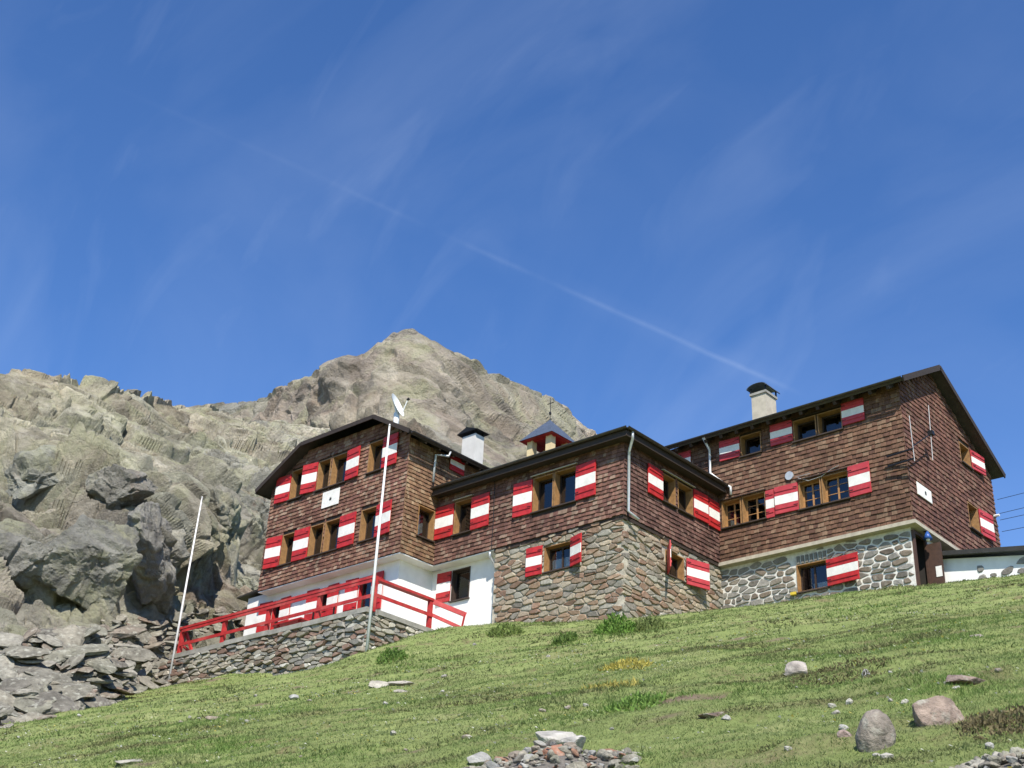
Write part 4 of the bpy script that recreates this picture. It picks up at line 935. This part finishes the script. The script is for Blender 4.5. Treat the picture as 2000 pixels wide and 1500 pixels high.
pp.build('cover_supports', M['iron'], ch)
# power lines
for k, (z0_, z1_) in enumerate(((18.55, 20.6), (18.0, 19.9), (17.75, 19.2), (17.3, 18.3))):
    p0 = np.array([XR+.25, 43.55, z0_]); p1 = np.array([6.0, 47.0, z1_+1.5]); pts = []
    for i in range(13):
        t = i/12; p = p0*(1-t)+p1*t; p[2] -= 1.6*t*(1-t); pts.append(p)
    tag(MB().tube(pts, .010, 5).build('power_line', M['iron']), ('topmost', 'second highest', 'second lowest', 'lowest')[k]+' of the thin dark power lines leaving the annexe gable', 'power line', 'power lines at the annexe gable')
# lean-to shed beside the gable
shd = thing('stone_shed', 'low whitewashed stone shed with a flat dark roof against the annexe', 'shed', (-14, 39.5, 13.5))
SH = Wall('A', 38.0); S0, S1 = -15.80, -12.75
swl = MB(); wall_sheet(SH, 0, [(S0, 14.62), (S1, 14.15)], lambda q: float(ground(q, 38.0, False))-.5, [], mb=swl)
swl.add([(S1, 38.0, 12.6), (S1, 43.0, 12.6), (S1, 43.0, 14.9), (S1, 38.0, 14.15)], [(0, 1, 2, 3)]); swl.add([(S0, 38.0, 12.6), (S0, 43, 12.6), (S0, 43, 15.2), (S0, 38, 14.62)], [(0, 1, 2, 3)])
swl = swl.build('wall', M['plaster'], shd)
stones(SH, -14.55, S1-.05, 14.15, lambda q: float(ground(q, 38.0, False))-.2, [], swl, 'shed', 12, 40, .46, .30, .12, .03, keep=.62)
rf = MB(); slab(rf, [(S0-.02, 37.7, 14.80), (S1+.3, 37.7, 14.33), (S1+.3, 43.2, 15.1), (S0-.02, 43.2, 15.5)], .14); rf.build('roof', M['roofing'], shd)
MB().tube([(-15.0, 37.99, 13.72), (-15.0, 37.95, 13.72)], .06, 10).build('drain_hole', M['iron'], shd)

# ------------------------------------------------------------------ terrace
YT, XT, ZT = 26.65, -30.35, 12.5
ter = thing('stone_terrace', 'rubble retaining wall of the terrace with a grey concrete coping', 'terrace wall', (-35.5, 28, 11.5))
TA = Wall('A', YT); TB = Wall('B', XT)
zgT = lambda q: float(ground(q, YT, False))-.5
zgU = lambda q: float(ground(XT, q, False))-.5
tw = wall_sheet(TA, 0, [(-43.2, 11.9), (-41.2, ZT-.12), (XT, ZT-.12)], zgT, [])
wall_sheet(TB, 0, [(YT, ZT-.12), (29.9, ZT-.22)], zgU, [], mb=tw)
tw = tw.build('retaining_wall', M['grey_mortar'], ter)
stones(TA, -41.9, XT+.05, ZT-.13, zgT, [], tw, 'terrace', 21, 230, .40, .145, .014, .15, size_var=.45, jit=.5, rd=.16)
stones(TB, YT-.05, 29.6, ZT-.13, zgU, [], tw, 'terrace', 22, 60, .40, .14, .014, .13, size_var=.4, jit=.5)
q = -41.25
while q < XT-.1:
    L_ = min(rnd.uniform(1.5, 2.6), XT+.06-q)
    if XT-(q+L_) < .6: L_ = XT+.06-q
    cpb = MB(); dzz = rnd.uniform(-.02, .02)
    cpb.box((q+.012, YT-.14+rnd.uniform(-.03, .03), ZT-.15+dzz), (q+L_-.012, YT+.34, ZT+.02+dzz)); cpb.build('coping', M['concrete'], ter); q += L_
q = YT+.35
while q < 29.8:
    L_ = min(rnd.uniform(1.2, 1.9), 29.9-q); cpb = MB(); cpb.box((XT-.34, q+.012, ZT-.16), (XT+.12+rnd.uniform(-.03, .03), q+L_-.012, ZT-.0)); cpb.build('coping', M['concrete'], ter); q += L_+.001
MB().box((-43, YT+.3, ZT-.25), (XT-.3, 30.2, ZT-.03)).build('floor', M['concrete'], ter)
# red railing
rl = thing('terrace_railing', 'red wooden railing with posts and two rails along the stone terrace', 'railing', (-35.6, YT+.05, ZT))
PX = [-40.95, -38.30, -35.75, -33.00, -30.25]
for i, x in enumerate(PX): MB().box((x-.07, YT+.02, ZT-.12), (x+.07, YT+.16, ZT+1.0)).build('post', M['rail_red'], rl)
MB().box((-41.15, YT-.03, ZT+1.001), (XT+.16, YT+.19, ZT+1.09)).build('top_rail', M['rail_red'], rl)
MB().box((-40.88, YT-.012, ZT+.88), (XT+.03, YT+.019, ZT+1.0)).build('top_rail', M['rail_red'], rl)
MB().box((-40.88, YT-.012, ZT+.34), (XT+.03, YT+.018, ZT+.46)).build('lower_rail', M['rail_red'], rl)
MB().bar((-40.90, YT+.22, ZT+.92), (-40.30, YT+.25, ZT+.02), .09).build('brace', M['rail_red'], rl); MB().bar((-40.95, YT+.25, ZT+.4), (-40.95, YT+1.2, ZT-.02), .08).build('brace', M['rail_red'], rl)
YP = 29.42
MB().box((XT-.05, YP-.07, ZT-.2), (XT+.09, YP+.07, ZT+.98)).build('post', M['rail_red'], rl)
MB().box((XT-.10, YT+.20, ZT+.98), (XT+.12, YP+.10, ZT+1.07)).build('top_rail', M['rail_red'], rl)
MB().box((XT+.091, YT+.20, ZT+.40), (XT+.125, YP+.05, ZT+.52)).build('lower_rail', M['rail_red'], rl)
MB().bar((XT+.06, YP+.05, ZT+.97), (-29.48, 30.34, ZT+.58), .05, .17).build('stair_rail', M['rail_red'], rl); MB().bar((XT+.06, YP+.05, ZT+.50), (-29.60, 30.22, ZT+.12), .05, .12).build('stair_rail', M['rail_red'], rl)
MB().bar((-29.50, 30.30, ZT+.60), (-29.60, 30.22, ZT-.2), .05).build('post', M['rail_red'], rl)
# tables and benches on the terrace
def table(x, y, label):
    t = thing('terrace_table', label, 'table', (x, y, ZT)); MB().box((x-.85, y-.36, ZT+.70), (x+.85, y+.36, ZT+.75)).build('tabletop', M['red'], t)
    for sx in (-.65, .65):
        for sy in (-.25, .25): MB().bar((x+sx, y+sy, ZT-.03), (x+sx*.9, y+sy*.8, ZT+.70), .07).build('leg', M['red'], t)
def bench(x, y, w, back, label):
    b = thing('terrace_bench', label, 'bench', (x, y, ZT)); MB().box((x-w/2, y-.19, ZT+.42), (x+w/2, y+.19, ZT+.47)).build('seat', M['red'], b)
    for k in range(2): MB().box((x-w/2, y+.17*back-.015, ZT+.60+k*.19), (x+w/2, y+.17*back+.015, ZT+.74+k*.19)).build('back_slat', M['red'], b)
    for sx in (-w/2+.1, w/2-.1):
        MB().bar((x+sx, y+.20*back, ZT-.03), (x+sx, y+.20*back, ZT+.94), .05).build('leg', M['iron'], b); MB().bar((x+sx, y-.15*back, ZT-.03), (x+sx, y-.15*back, ZT+.42), .05).build('leg', M['iron'], b)
table(-35.9, 28.0, 'red wooden table between two benches on the terrace'); bench(-35.9, 28.85, 1.7, 1, 'red bench against the white wall behind the terrace table')
bench(-33.9, 27.9, 1.3, -1, 'red bench with its back to the railing beside the table'); bench(-38.4, 28.5, 1.6, 1, 'red bench on the terrace below the window beside the lean-to')
# flagpoles
for (x, y, hh, lb, tip) in ((-41.0, YT-.12, 6.35, 'bare white flagpole at the end of the terrace above the talus', .12), (-30.12, YT-.10, 6.5, 'bare white flagpole in front of the gabled hut at the terrace corner', .02)):
    fp = thing('flagpole', lb, 'flagpole', (x, y, 11.0)); MB().tube([(x, y, 10.9), (x+tip*.4, y, 14.5), (x+tip, y, ZT+hh)], [.055, .048, .030] if x > -35 else [.05, .042, .024], 10).build('pole', M['pole'], fp, True)
    MB().tube([(x+tip, y, ZT+hh), (x+tip, y, ZT+hh+.07)], [.045, .02], 8).build('finial', M['pole'], fp, True)

# ------------------------------------------------------------------ rocks
ROCKP = [(0.27,0.255,0.21),(0.33,0.305,0.245),(0.22,0.205,0.175),(0.36,0.34,0.285),(0.275,0.235,0.19),(0.30,0.29,0.23)]
RED = [(0.30,0.175,0.12),(0.26,0.15,0.105),(0.34,0.21,0.15)]
_ico = {}
def ico(n):
    if n not in _ico:
        import bmesh
        bm = bmesh.new(); bmesh.ops.create_icosphere(bm, subdivisions=n, radius=1); _ico[n] = (np.array([v.co[:] for v in bm.verts]), [tuple(v.index for v in f.verts) for f in bm.faces]); bm.free()
    return _ico[n]
def rock_mesh(seed, size, sub, col, cuts=9, noise=0.05, mat='rock', round_=0.0, frac=0.0):
    """angular boulder: unit sphere cut by random planes, roughened, scaled"""
    R = np.random.RandomState(seed); V, Fc = ico(sub); N_ = R.normal(size=(cuts, 3)); N_ /= np.linalg.norm(N_, axis=1)[:, None]; c = R.uniform(0.45, 0.85, cuts)
    dt = V@N_.T; rad = np.where(dt > 0.02, c[None, :]/np.maximum(dt, 0.02), 9).min(1); rad = np.minimum(rad, 1.0)
    if round_: rad = rad*(1-round_)+round_*0.85
    P = V*rad[:, None]; P = P*(1+noise*fbm(V*2.1+seed*1.7, 4))[:, None]
    P = P*np.array(size)/2/0.8
    if frac:
        fa, _, _ = facets(P/(max(size)*.30)+seed); fb_, _, _ = facets(P/(max(size)*.11)+seed*2); P = P + V*(frac*max(size)*(.16*fa+.06*fb_))[:, None]
    m = MB(); m.v = [tuple(p) for p in P]; m.f = list(Fc)
    t = 0.85+0.5*np.clip(fbm(V*1.5+seed, 2), -.4, .4); m.c = [tuple(np.array(col)*k) for k in t]
    return m.mesh('rock', M[mat])
def tone_word(c):
    if c[0] > c[1]*1.3: return 'reddish'
    return 'pale' if c[0] > .345 else 'dark grey' if c[0] < .235 else 'tan' if c[0] > c[1]*1.12 else 'grey'
def place_rock(name, p, seed, size, sub, col, rot, label, cat, group=None, me=None, **kw):
    me = me or rock_mesh(seed, size, sub, col, **kw)
    mw = Matrix.Translation(Vector([float(v) for v in p])) @ rot.to_4x4(); o = bpy.data.objects.new(name, me); link(o, None, mw); return tag(o, label, cat, group)
def tilt(nrm, spin):
    return (Vector([float(v) for v in nrm]).to_track_quat('Z', 'Y').to_matrix() @ Matrix.Rotation(spin, 3, 'Z'))
def gnormal(x, y):
    e = .3; n = np.array([-(ground(x+e, y, False)-ground(x-e, y, False))/(2*e), -(ground(x, y+e, False)-ground(x, y-e, False))/(2*e), 1.0]); return n/np.linalg.norm(n)
# talus slabs at the foot of the hillside
rs = np.random.RandomState(3); k = 0; tal = []
slabs = [rock_mesh(100+i, (1.0, rs.uniform(.5, .9), rs.uniform(.12, .26)), 3, tuple(.78*c for c in (ROCKP+ROCKP+[(.29,.25,.20),(.28,.21,.165)])[i]), 8, .06, frac=.25) for i in range(14)]
deb = MB()
for i in range(3800):
    u_ = rs.uniform(-30, 500); v_ = rs.uniform(1195, 1420)
    lim = 1425-0.262*max(u_, 0) if u_ < 340 else 1240-(u_-340)*.2
    topl = 1235-0.10*u_ if u_ < 340 else 1120
    if not (topl < v_ < lim): continue
    p, nn = hill_point(u_, v_)
    if math.hypot(p[0]+35.5, p[1]-33) < 7.5 or (p[0] > -41.5 and p[1] > 26.4): continue
    d = p@FW
    if any((p-t[0])@(p-t[0]) < (0.20*(t[1]+.35))**2 for t in tal): continue
    s_ = rs.choice([.28, .42, .62, .9, 1.4], p=[.26, .34, .25, .11, .04]); tal.append((p, s_))
    up_ = np.array([0.30, -0.35, 0.88])*0.75+nn*0.25+rs.normal(size=3)*.16
    rot = tilt(up_/np.linalg.norm(up_), rs.uniform(0, 6.28)); mw = Matrix.Translation(Vector(p+np.array([0, 0, .06*s_]))) @ rot.to_4x4() @ Matrix.Diagonal((s_, s_, s_, 1))
    if s_ < .3 or len(tal) > 560:
        me_ = slabs[i % 14]; cc = (0.215, 0.195, 0.16); deb.add([mw @ v.co for v in me_.vertices], [tuple(q_.vertices) for q_ in me_.polygons], cc); continue
    if sum(1 for t in tal if t[1] > .3) > 300: continue
    o = bpy.data.objects.new('talus_rock', slabs[i % 14]); link(o, None, mw); tag(o, ('big ' if s_ > 1.2 else 'small ' if s_ < .5 else '')+tone_word((ROCKP+ROCKP+[(.29,.25,.20),(.28,.21,.165)])[i % 14])+' loose flat slab in the talus at the foot of the crag', 'rock', 'slabs of the talus slope')
if deb.v: tag(deb.build('talus_debris', M['rock']), 'small broken rock debris between the talus slabs', 'debris', None, 'stuff')
# crags standing out of the hillside
for (u_, v_, sz, sd, col, up_, sp, lb) in [
    (150, 1105, (3.6, 3.0, 3.2), 41, (0.31,0.305,0.27), (0.35,-.55,.75), .4, 'large grey-green crag with a dark overhang above the talus'),
    (45, 1075, (3.6, 3.0, 3.0), 42, (0.32,0.31,0.275), (0.2,-.5,.85), 1.2, 'broad lichen spotted rock buttress beside a grassy ledge'),
    (285, 1085, (2.8, 2.2, 3.6), 43, (0.32,0.31,0.28), (0.5,-.5,.7), 2.2, 'tall rounded grey crag standing above the talus slabs'),
    (215, 960, (2.6, 2.2, 1.8), 44, (0.33,0.315,0.275), (0.3,-.6,.7), 2.9, 'blocky ledge of fractured rock with deep black gaps'),
    (70, 930, (5.0, 2.8, 1.9), 45, (0.31,0.31,0.27), (0.1,-.5,.86), .9, 'long smooth grey slab dipping along the hillside'),
    (325, 1165, (1.7, 1.5, 1.9), 46, (0.31,0.30,0.26), (0.5,-.5,.7), .3, 'pointed grey boulder resting against the tall crag'),
    (440, 1010, (2.6, 2.4, 2.8), 47, (0.36,0.34,0.26), (0.4,-.5,.75), 1.9, 'yellowish lichen covered outcrop behind the gabled hut')]:
    p, nn = hill_point(u_, v_); n_ = np.array(up_)/np.linalg.norm(up_)
    place_rock('rock_outcrop', p-nn*min(sz)*.12, sd, sz, 6, col, tilt(n_, sp), lb, 'crag', None, cuts=11, noise=.10, mat='hill', frac=.55)
# stones lying in the meadow
def meadow_stone(px, py, w, h, seed, col, label, group=None, flat=.55, sub=4, name='stone_in_grass', lift=.03, **kw):
    p = hit(px, py); d = p@FW; W_ = w*d/F_PX; H_ = h*d/F_PX; n_ = gnormal(p[0], p[1])
    f_ = np.array([FW[0], FW[1], 0.0]); yaw_ = math.atan2(f_[1], f_[0])-math.pi/2
    rot = Matrix.Rotation(yaw_, 3, 'Z') @ Matrix.Rotation(math.radians(16), 3, 'X')
    place_rock(name, p+np.array([0, 0, H_*lift]), seed, (W_*1.08, W_*flat+.05, H_*1.15), sub, col, rot, label, 'rock', group, **kw)
meadow_stone(1712, 1462, 66, 92, 161, (0.27,0.235,0.20), 'upright rounded boulder, grey above and reddish below, standing in the grass', flat=.8, sub=5, round_=.85, noise=.07, lift=.22)
meadow_stone(1832, 1412, 96, 74, 62, (0.32,0.25,0.205), 'wide reddish boulder with dark pits half sunk in the grass', flat=.7, sub=5, round_=.35, noise=.12)
meadow_stone(1557, 1318, 46, 36, 63, (0.37,0.335,0.30), 'blocky pale pinkish stone in the grass below the annexe', flat=.7)
meadow_stone(1880, 1330, 78, 22, 64, (0.26,0.20,0.17), 'long low brown rock lying slantwise in the grass', flat=.5, sub=4)
meadow_stone(737, 1342, 50, 17, 65, (0.45,0.42,0.36), 'pale squared stone lying on the slope below the terrace corner', flat=.5); meadow_stone(783, 1337, 44, 11, 66, (0.42,0.39,0.33), 'thin pale slab lying end to end with the squared stone', flat=.5)
meadow_stone(574, 1365, 18, 12, 67, (0.40,0.40,0.38), 'small whitish grey stone in the grass below the terrace wall'); meadow_stone(421, 1404, 30, 10, 68, (0.36,0.30,0.24), 'flat tan stone in a bare patch of the slope')
meadow_stone(1690, 1320, 16, 18, 69, (0.42,0.41,0.40), 'small light grey stone beside the heather'); meadow_stone(1907, 1245, 22, 10, 70, (0.36,0.31,0.27), 'small flat reddish stone below the shed')
meadow_stone(1660, 1375, 12, 16, 71, (0.44,0.42,0.36), 'small upright pale stone in the grass'); meadow_stone(1766, 1372, 14, 12, 72, (0.42,0.40,0.35), 'small tilted pale stone near the wide reddish boulder')
meadow_stone(1650, 1440, 26, 20, 73, (0.33,0.25,0.22), 'small reddish stone beside the upright boulder'); meadow_stone(255, 1490, 62, 14, 74, (0.38,0.36,0.31), 'flat grey stone sunk in the lower meadow', flat=.6)
meadow_stone(1418, 1404, 18, 12, 75, (0.44,0.43,0.40), 'small pale stone at a dark hollow in the turf'); meadow_stone(790, 1352, 34, 8, 76, (0.38,0.35,0.30), 'thin slab just below the squared stone')
meadow_stone(1400, 1400, 58, 16, 77, (0.17,0.125,0.10), 'dark earthy rock edge in a hollow of the turf', flat=.5)
small = [rock_mesh(300+i, (1, .75, .6), 2, c_, 8, .05) for i, c_ in enumerate([(0.44,0.42,0.37),(0.38,0.36,0.32),(0.46,0.45,0.42),(0.36,0.31,0.26),(0.41,0.40,0.35)])]
rs = np.random.RandomState(8)
for i in range(60):
    px, py = rs.uniform(20, 1980), rs.uniform(1260, 1490)
    if py < 1400-px*.09 and px < 900: continue
    if py < 1250: continue
    p = hit(px, py); s_ = rs.uniform(.03, .09)*(1+p@FW*.02); mw = Matrix.Translation(Vector(p+np.array([0, 0, s_*.12]))) @ Matrix.Rotation(rs.uniform(0, 6.3), 4, 'Z') @ Matrix.Diagonal((s_, s_, s_, 1))
    o = bpy.data.objects.new('pebble', small[i % 5]); link(o, None, mw); tag(o, 'tiny pale stone scattered in the meadow grass', 'stone', 'small stones scattered in the meadow')
# heap of broken rock in the foreground and the gravel patch at its right
def heap(name, cx, cy, wpx, n, seed, big, label, grp, hgt, pal):
    rs = np.random.RandomState(seed); c0 = hit(cx, cy); d = c0@FW; half = wpx*d/F_PX/2; rv = np.array([RT[0], RT[1], 0]); rv /= np.linalg.norm(rv); fv = np.array([-rv[1], rv[0], 0])
    var = [rock_mesh(seed*50+i, (1, rs.uniform(.55, .9), rs.uniform(.35, .7)), 3, pal[i % len(pal)], 8, .05) for i in range(12)]
    pts = []
    for i in range(n):
        a = rs.uniform(-1, 1); b = rs.uniform(-1, .55); p = c0+rv*half*a+fv*half*.85*b
        s_ = big*rs.choice([.35, .55, .8, 1.2], p=[.42, .32, .18, .08]); hh = hgt*max(0, 1-abs(a)**1.6)*max(0, 1-abs(b-.05)**2)
        p[2] = float(ground(p[0], p[1]))+hh*rs.uniform(.55, 1.0)
        rot = tilt(np.array([rs.normal()*.35+.1, rs.normal()*.35-.2, 1]), rs.uniform(0, 6.3))
        mw = Matrix.Translation(Vector(p)) @ rot.to_4x4() @ Matrix.Diagonal((s_, s_, s_, 1)); o = bpy.data.objects.new(name, var[i % 12]); link(o, None, mw); tag(o, label.replace('TONE', tone_word(pal[(i % 12) % len(pal)])), 'rock', grp)
    # the earth and fine gravel that carries them
    q = 26; U_, V_ = np.meshgrid(np.linspace(-1.08, 1.08, q), np.linspace(-1.08, .7, q), indexing='ij'); X_ = c0[0]+rv[0]*half*U_+fv[0]*half*.85*V_; Y_ = c0[1]+rv[1]*half*U_+fv[1]*half*.85*V_
    Z_ = ground(X_, Y_)+hgt*.82*np.clip(1-np.abs(U_)**1.6, 0, 1)*np.clip(1-np.abs(V_-.05)**2, 0, 1)-.04; return np.stack([X_, Y_, Z_], -1), c0, half, rv, fv
GR = ROCKP+[(0.40,0.39,0.36),(0.30,0.30,0.29)]
M['gravel'] = plain('fine_gravel', (0.22, 0.20, 0.175), 0.95, 0.5, 28, 0.9, dist=0.03)
G_, c0, half, rv, fv = heap('broken_rock', 1068, 1497, 345, 260, 5, .13, 'TONE broken stone in the rubble heap in the meadow', 'stones of the rubble heap', .19, GR+RED[:1])
o = bpy.data.objects.new('rubble_bed', grid_mesh('rubble_bed', G_, M['gravel'])); link(o); tag(o, 'bed of earth and fine gravel under the rubble heap', 'gravel', None, 'stuff')
for (px, py, w, h, sd, col, lb, fl, lf) in [(1082, 1497, 62, 52, 81, (0.33,0.17,0.115), 'large rounded rust-red boulder in the middle of the rubble heap', .8, .25), (1078, 1462, 80, 30, 82, (0.44,0.42,0.38), 'pale angular slab lying on top of the rubble heap', .5, .65),
                                            (1003, 1500, 40, 20, 83, (0.34,0.19,0.13), 'smaller rust-red stone beside the big red boulder', .7, .5), (930, 1494, 44, 24, 84, (0.38,0.375,0.35), 'grey rounded stone at the edge of the rubble heap', .7, .4), (1120, 1470, 46, 26, 85, (0.45,0.43,0.40), 'light wedge shaped rock leaning on the pale slab', .6, .7)]:
    meadow_stone(px, py, w, h, sd, col, lb, flat=fl, name='heap_boulder', lift=lf, round_=.3 if col[0] < .35 else .0)
G_, *_ = heap('gravel_stone', 1975, 1500, 260, 150, 6, .10, 'TONE stone chip in the gravel patch near the wide reddish boulder', 'chips of the gravel patch', .09, GR)
o = bpy.data.objects.new('gravel_bed', grid_mesh('gravel_bed', G_, M['gravel'])); link(o); tag(o, 'bed of fine grey gravel under the stone chips', 'gravel', None, 'stuff')

# ------------------------------------------------------------------ grass
def blades(n, rmin, rmax, seed, hgt, wid, per=3):
    rs = np.random.RandomState(seed); ang0 = math.atan2(FW[1], FW[0]); a = ang0+rs.uniform(-.50, .50, n); r = np.sqrt(rs.uniform(rmin**2, rmax**2, n)); x, y = r*np.cos(a), r*np.sin(a)
    ok = ~((y > YM+.2) & (x < XM) | (y > YR+.4) & (x < XR) | (y > 38.0) & (x < -12.7) | (y > YT-.05) & (x < XT+.1) | (x < -29.8) & (y > 29.2))
    foot = np.array([(-18.0, 5.0), (-29.0, 14.3), (-32.2, 18.0), (-41.5, 26.3)])                       # the talus edge
    for (x0, y0), (x1, y1) in zip(foot, foot[1:]): ok &= ~(((x-x0)*(y1-y0)-(y-y0)*(x1-x0) < 0) & (y >= y0) & (y <= y1))
    ok &= rs.uniform(0, 1, n) > soil(x, y)*.92
    x, y = x[ok], y[ok]; n = len(x); P = np.stack([x, y, np.zeros(n)], -1)
    z = ground(x, y); E_ = np.stack([(x*.74+y*.67)*.45, (-x*.67+y*.74)*1.25, 0*x], -1); heath = np.clip(fbm(E_*.9+11, 4)*2.8-.25, 0, 1)+np.clip(fbm(E_*1.3+60.0, 3)*4-1.0, 0, 1); heath = np.clip(heath, 0, 1); lush = np.clip(fbm(P*.35+50, 3)*2.0, 0, 1); dry = np.clip(fbm(P*.8+70, 4)*2, 0, 1)
    out_v = []; out_c = []
    for k in range(per):
        th = rs.uniform(0, 2*math.pi, n); ln = hgt*rs.uniform(.5, 1.3, n)*(1+1.0*lush+.2*heath); w = wid*rs.uniform(.6, 1.4, n)*(1+1.2*heath); lean = rs.uniform(.4, 1.5, n)*ln
        ox, oy = x+rs.normal(size=n)*.025, y+rs.normal(size=n)*.025; b = np.stack([ox, oy, z-.01], -1); s = np.stack([np.cos(th), np.sin(th), np.zeros(n)], -1)*w[:, None]/2
        lp = rs.uniform(0, 2*math.pi, n); tip = b+np.stack([np.cos(lp)*lean, np.sin(lp)*lean, ln], -1)
        out_v.append(np.stack([b-s, b+s, tip], 1))
        c = np.array([0.190, 0.248, 0.085])[None]*(1-lush[:, None])+np.array([0.165, 0.250, 0.065])[None]*lush[:, None]
        c = c*(1-.65*dry[:, None])+np.array([0.33, 0.335, 0.165])[None]*.65*dry[:, None]; c = c*(1-.85*heath[:, None])+np.array([0.175, 0.165, 0.080])[None]*.85*heath[:, None]
        c = c*rs.uniform(.7, 1.35, n)[:, None]; out_c.append(np.repeat(c[:, None, :], 3, 1)*np.array([.92, .92, 1.12])[None, :, None])  # darker roots, lighter tips: self-shadow put into the blade colour
    return np.concatenate(out_v).reshape(-1, 3), np.concatenate(out_c).reshape(-1, 3)
def tri_object(name, parts, mat):
    V = np.concatenate([p[0] for p in parts]); Cc = np.concatenate([p[1] for p in parts]); n = len(V)//3
    me = bpy.data.meshes.new(name); me.vertices.add(len(V)); me.vertices.foreach_set('co', V.astype(np.float32).ravel()); me.loops.add(len(V)); me.loops.foreach_set('vertex_index', np.arange(len(V), dtype=np.int32))
    me.polygons.add(n); me.polygons.foreach_set('loop_start', np.arange(0, len(V), 3, dtype=np.int32)); ca = me.attributes.new('col', 'FLOAT_COLOR', 'POINT')
    ca.data.foreach_set('color', np.concatenate([Cc, np.ones((len(V), 1))], 1).astype(np.float32).ravel()); me.materials.append(mat); me.update(calc_edges=True)
    o = bpy.data.objects.new(name, me); link(o); return o
def leaf_mat(name, tr=0.35):
    m, N, L, P = new_mat(name); at_ = N.new('ShaderNodeAttribute'); at_.attribute_name = 'col'
    L.new(at_.outputs['Color'], P.inputs['Base Color']); P.inputs['Roughness'].default_value = .7; P.inputs['Specular IOR Level'].default_value = .2
    t = N.new('ShaderNodeBsdfTranslucent'); L.new(at_.outputs['Color'], t.inputs[0]); mxs = N.new('ShaderNodeMixShader'); mxs.inputs[0].default_value = tr
    L.new(P.outputs[0], mxs.inputs[1]); L.new(t.outputs[0], mxs.inputs[2]); L.new(mxs.outputs[0], N['Material Output'].inputs['Surface']); return m
M['leaf'] = leaf_mat('grass_blade')
def flowers(n, seed):
    rs = np.random.RandomState(seed); a = math.atan2(FW[1], FW[0])+rs.uniform(-.5, .5, n); r = np.sqrt(rs.uniform(7**2, 30**2, n)); x, y = r*np.cos(a), r*np.sin(a); P = np.stack([x, y, 0*x], -1)
    ok = (fbm(P*.5+5, 3) > .05) & (y < 26) & (x-y*-1.1 > -14) & (x > -26); x, y = x[ok], y[ok]; n = len(x); z = ground(x, y)+rs.uniform(.03, .07, n); sz = rs.uniform(.006, .016, n)*(1+.03*r[ok]); b = np.stack([x, y, z], -1); V = []
    th = rs.uniform(0, 6.28, n)
    for k in range(3): V.append(b+np.stack([np.cos(th+2.1*k), np.sin(th+2.1*k), .7*np.cos(th*3+k)], -1)*sz[:, None])
    c = np.where(rs.uniform(0, 1, n)[:, None] < .7, np.array([[.62, .62, .55]]), np.array([[.55, .47, .12]])); return np.stack(V, 1).reshape(-1, 3), np.repeat(c, 3, 0)
g_ = tri_object('meadow_grass', [flowers(6000, 4), blades(110000, 6.5, 14, 1, .022, .008), blades(110000, 14, 23, 2, .028, .013), blades(130000, 23, 46, 3, .038, .024, 2)], M['leaf'])
tag(g_, 'short green and dry alpine grass covering the meadow', 'grass', None, 'stuff')
# leafy clumps
def clump(px, py, rad, hgt, n, col, label, seed, ln=.12, wd=.05, yel=None):
    rs = np.random.RandomState(seed); p = hit(px, py); a = rs.uniform(0, 6.283, n); r = rad*np.sqrt(rs.uniform(0, 1, n)); x, y = p[0]+r*np.cos(a), p[1]+r*np.sin(a); z = ground(x, y)
    hh = hgt*(1-(r/rad)**2)*rs.uniform(.15, 1.0, n); b = np.stack([x, y, z+hh], -1); d = rs.normal(size=(n, 3)); d[:, 2] = np.abs(d[:, 2])+.4; d /= np.linalg.norm(d, axis=1)[:, None]
    s = np.cross(d, rs.normal(size=(n, 3))); s /= np.linalg.norm(s, axis=1)[:, None]; l_ = ln*rs.uniform(.6, 1.4, n)[:, None]; w_ = wd*rs.uniform(.6, 1.3, n)[:, None]
    m = b+d*l_*.45; V = np.stack([b, m+s*w_/2, m-s*w_/2, m+s*w_/2, b+d*l_, m-s*w_/2], 1).reshape(-1, 3); c = np.array(col)[None]*rs.uniform(.6, 1.4, n)[:, None]
    o = tri_object('leafy_plant', [(V, np.repeat(c, 6, 0))], M['leaf']); tag(o, label, 'plant')
clump(1205, 1238, .55, .50, 900, (0.13,0.23,0.045), 'bright green leafy clump growing below the rubble stone corner', 1)
clump(1268, 1230, .45, .36, 500, (0.17,0.21,0.07), 'smaller duller green clump beside the bright leafy one', 2)
clump(1102, 1255, .32, .22, 300, (0.13,0.20,0.05), 'low green tuft in the slope below the rubble wall', 3)
clump(985, 1240, .50, .30, 500, (0.15,0.20,0.055), 'grassy tuft at the foot of the white bay', 4)
clump(765, 1290, .40, .30, 400, (0.12,0.20,0.045), 'dark green tuft below the terrace corner', 5)
clump(1240, 1378, .34, .06, 500, (0.16,0.26,0.06), 'lush dark green patch of low leaves in mid meadow', 6, .08, .03)
clump(1222, 1305, .42, .10, 420, (0.38,0.33,0.075), 'yellow withered patch of grass in mid meadow', 7, .09, .02); clump(1195, 1345, .40, .06, 260, (0.34,0.30,0.08), 'fainter yellowish grass streak below the withered patch', 8, .09, .02)
clump(1990, 1405, .45, .09, 600, (0.16,0.135,0.070), 'brown heather cushion beside the gravel patch', 9, .05, .02); clump(1960, 1425, .35, .08, 500, (0.15,0.125,0.065), 'dark brown heather cushion above the gravel patch', 10, .05, .02)
clump(1640, 1315, .60, .12, 600, (0.12,0.11,0.05), 'dark low heather strip beside the blocky pale stone', 11, .05, .02)
tag(MB().box((-20.42, YR+.02, 13.86), (-20.22, YR+.15, 13.95)).build('hose_reel', M['yellow']), 'small yellow hose holder on the stone wall under the annexe window', 'hose holder')
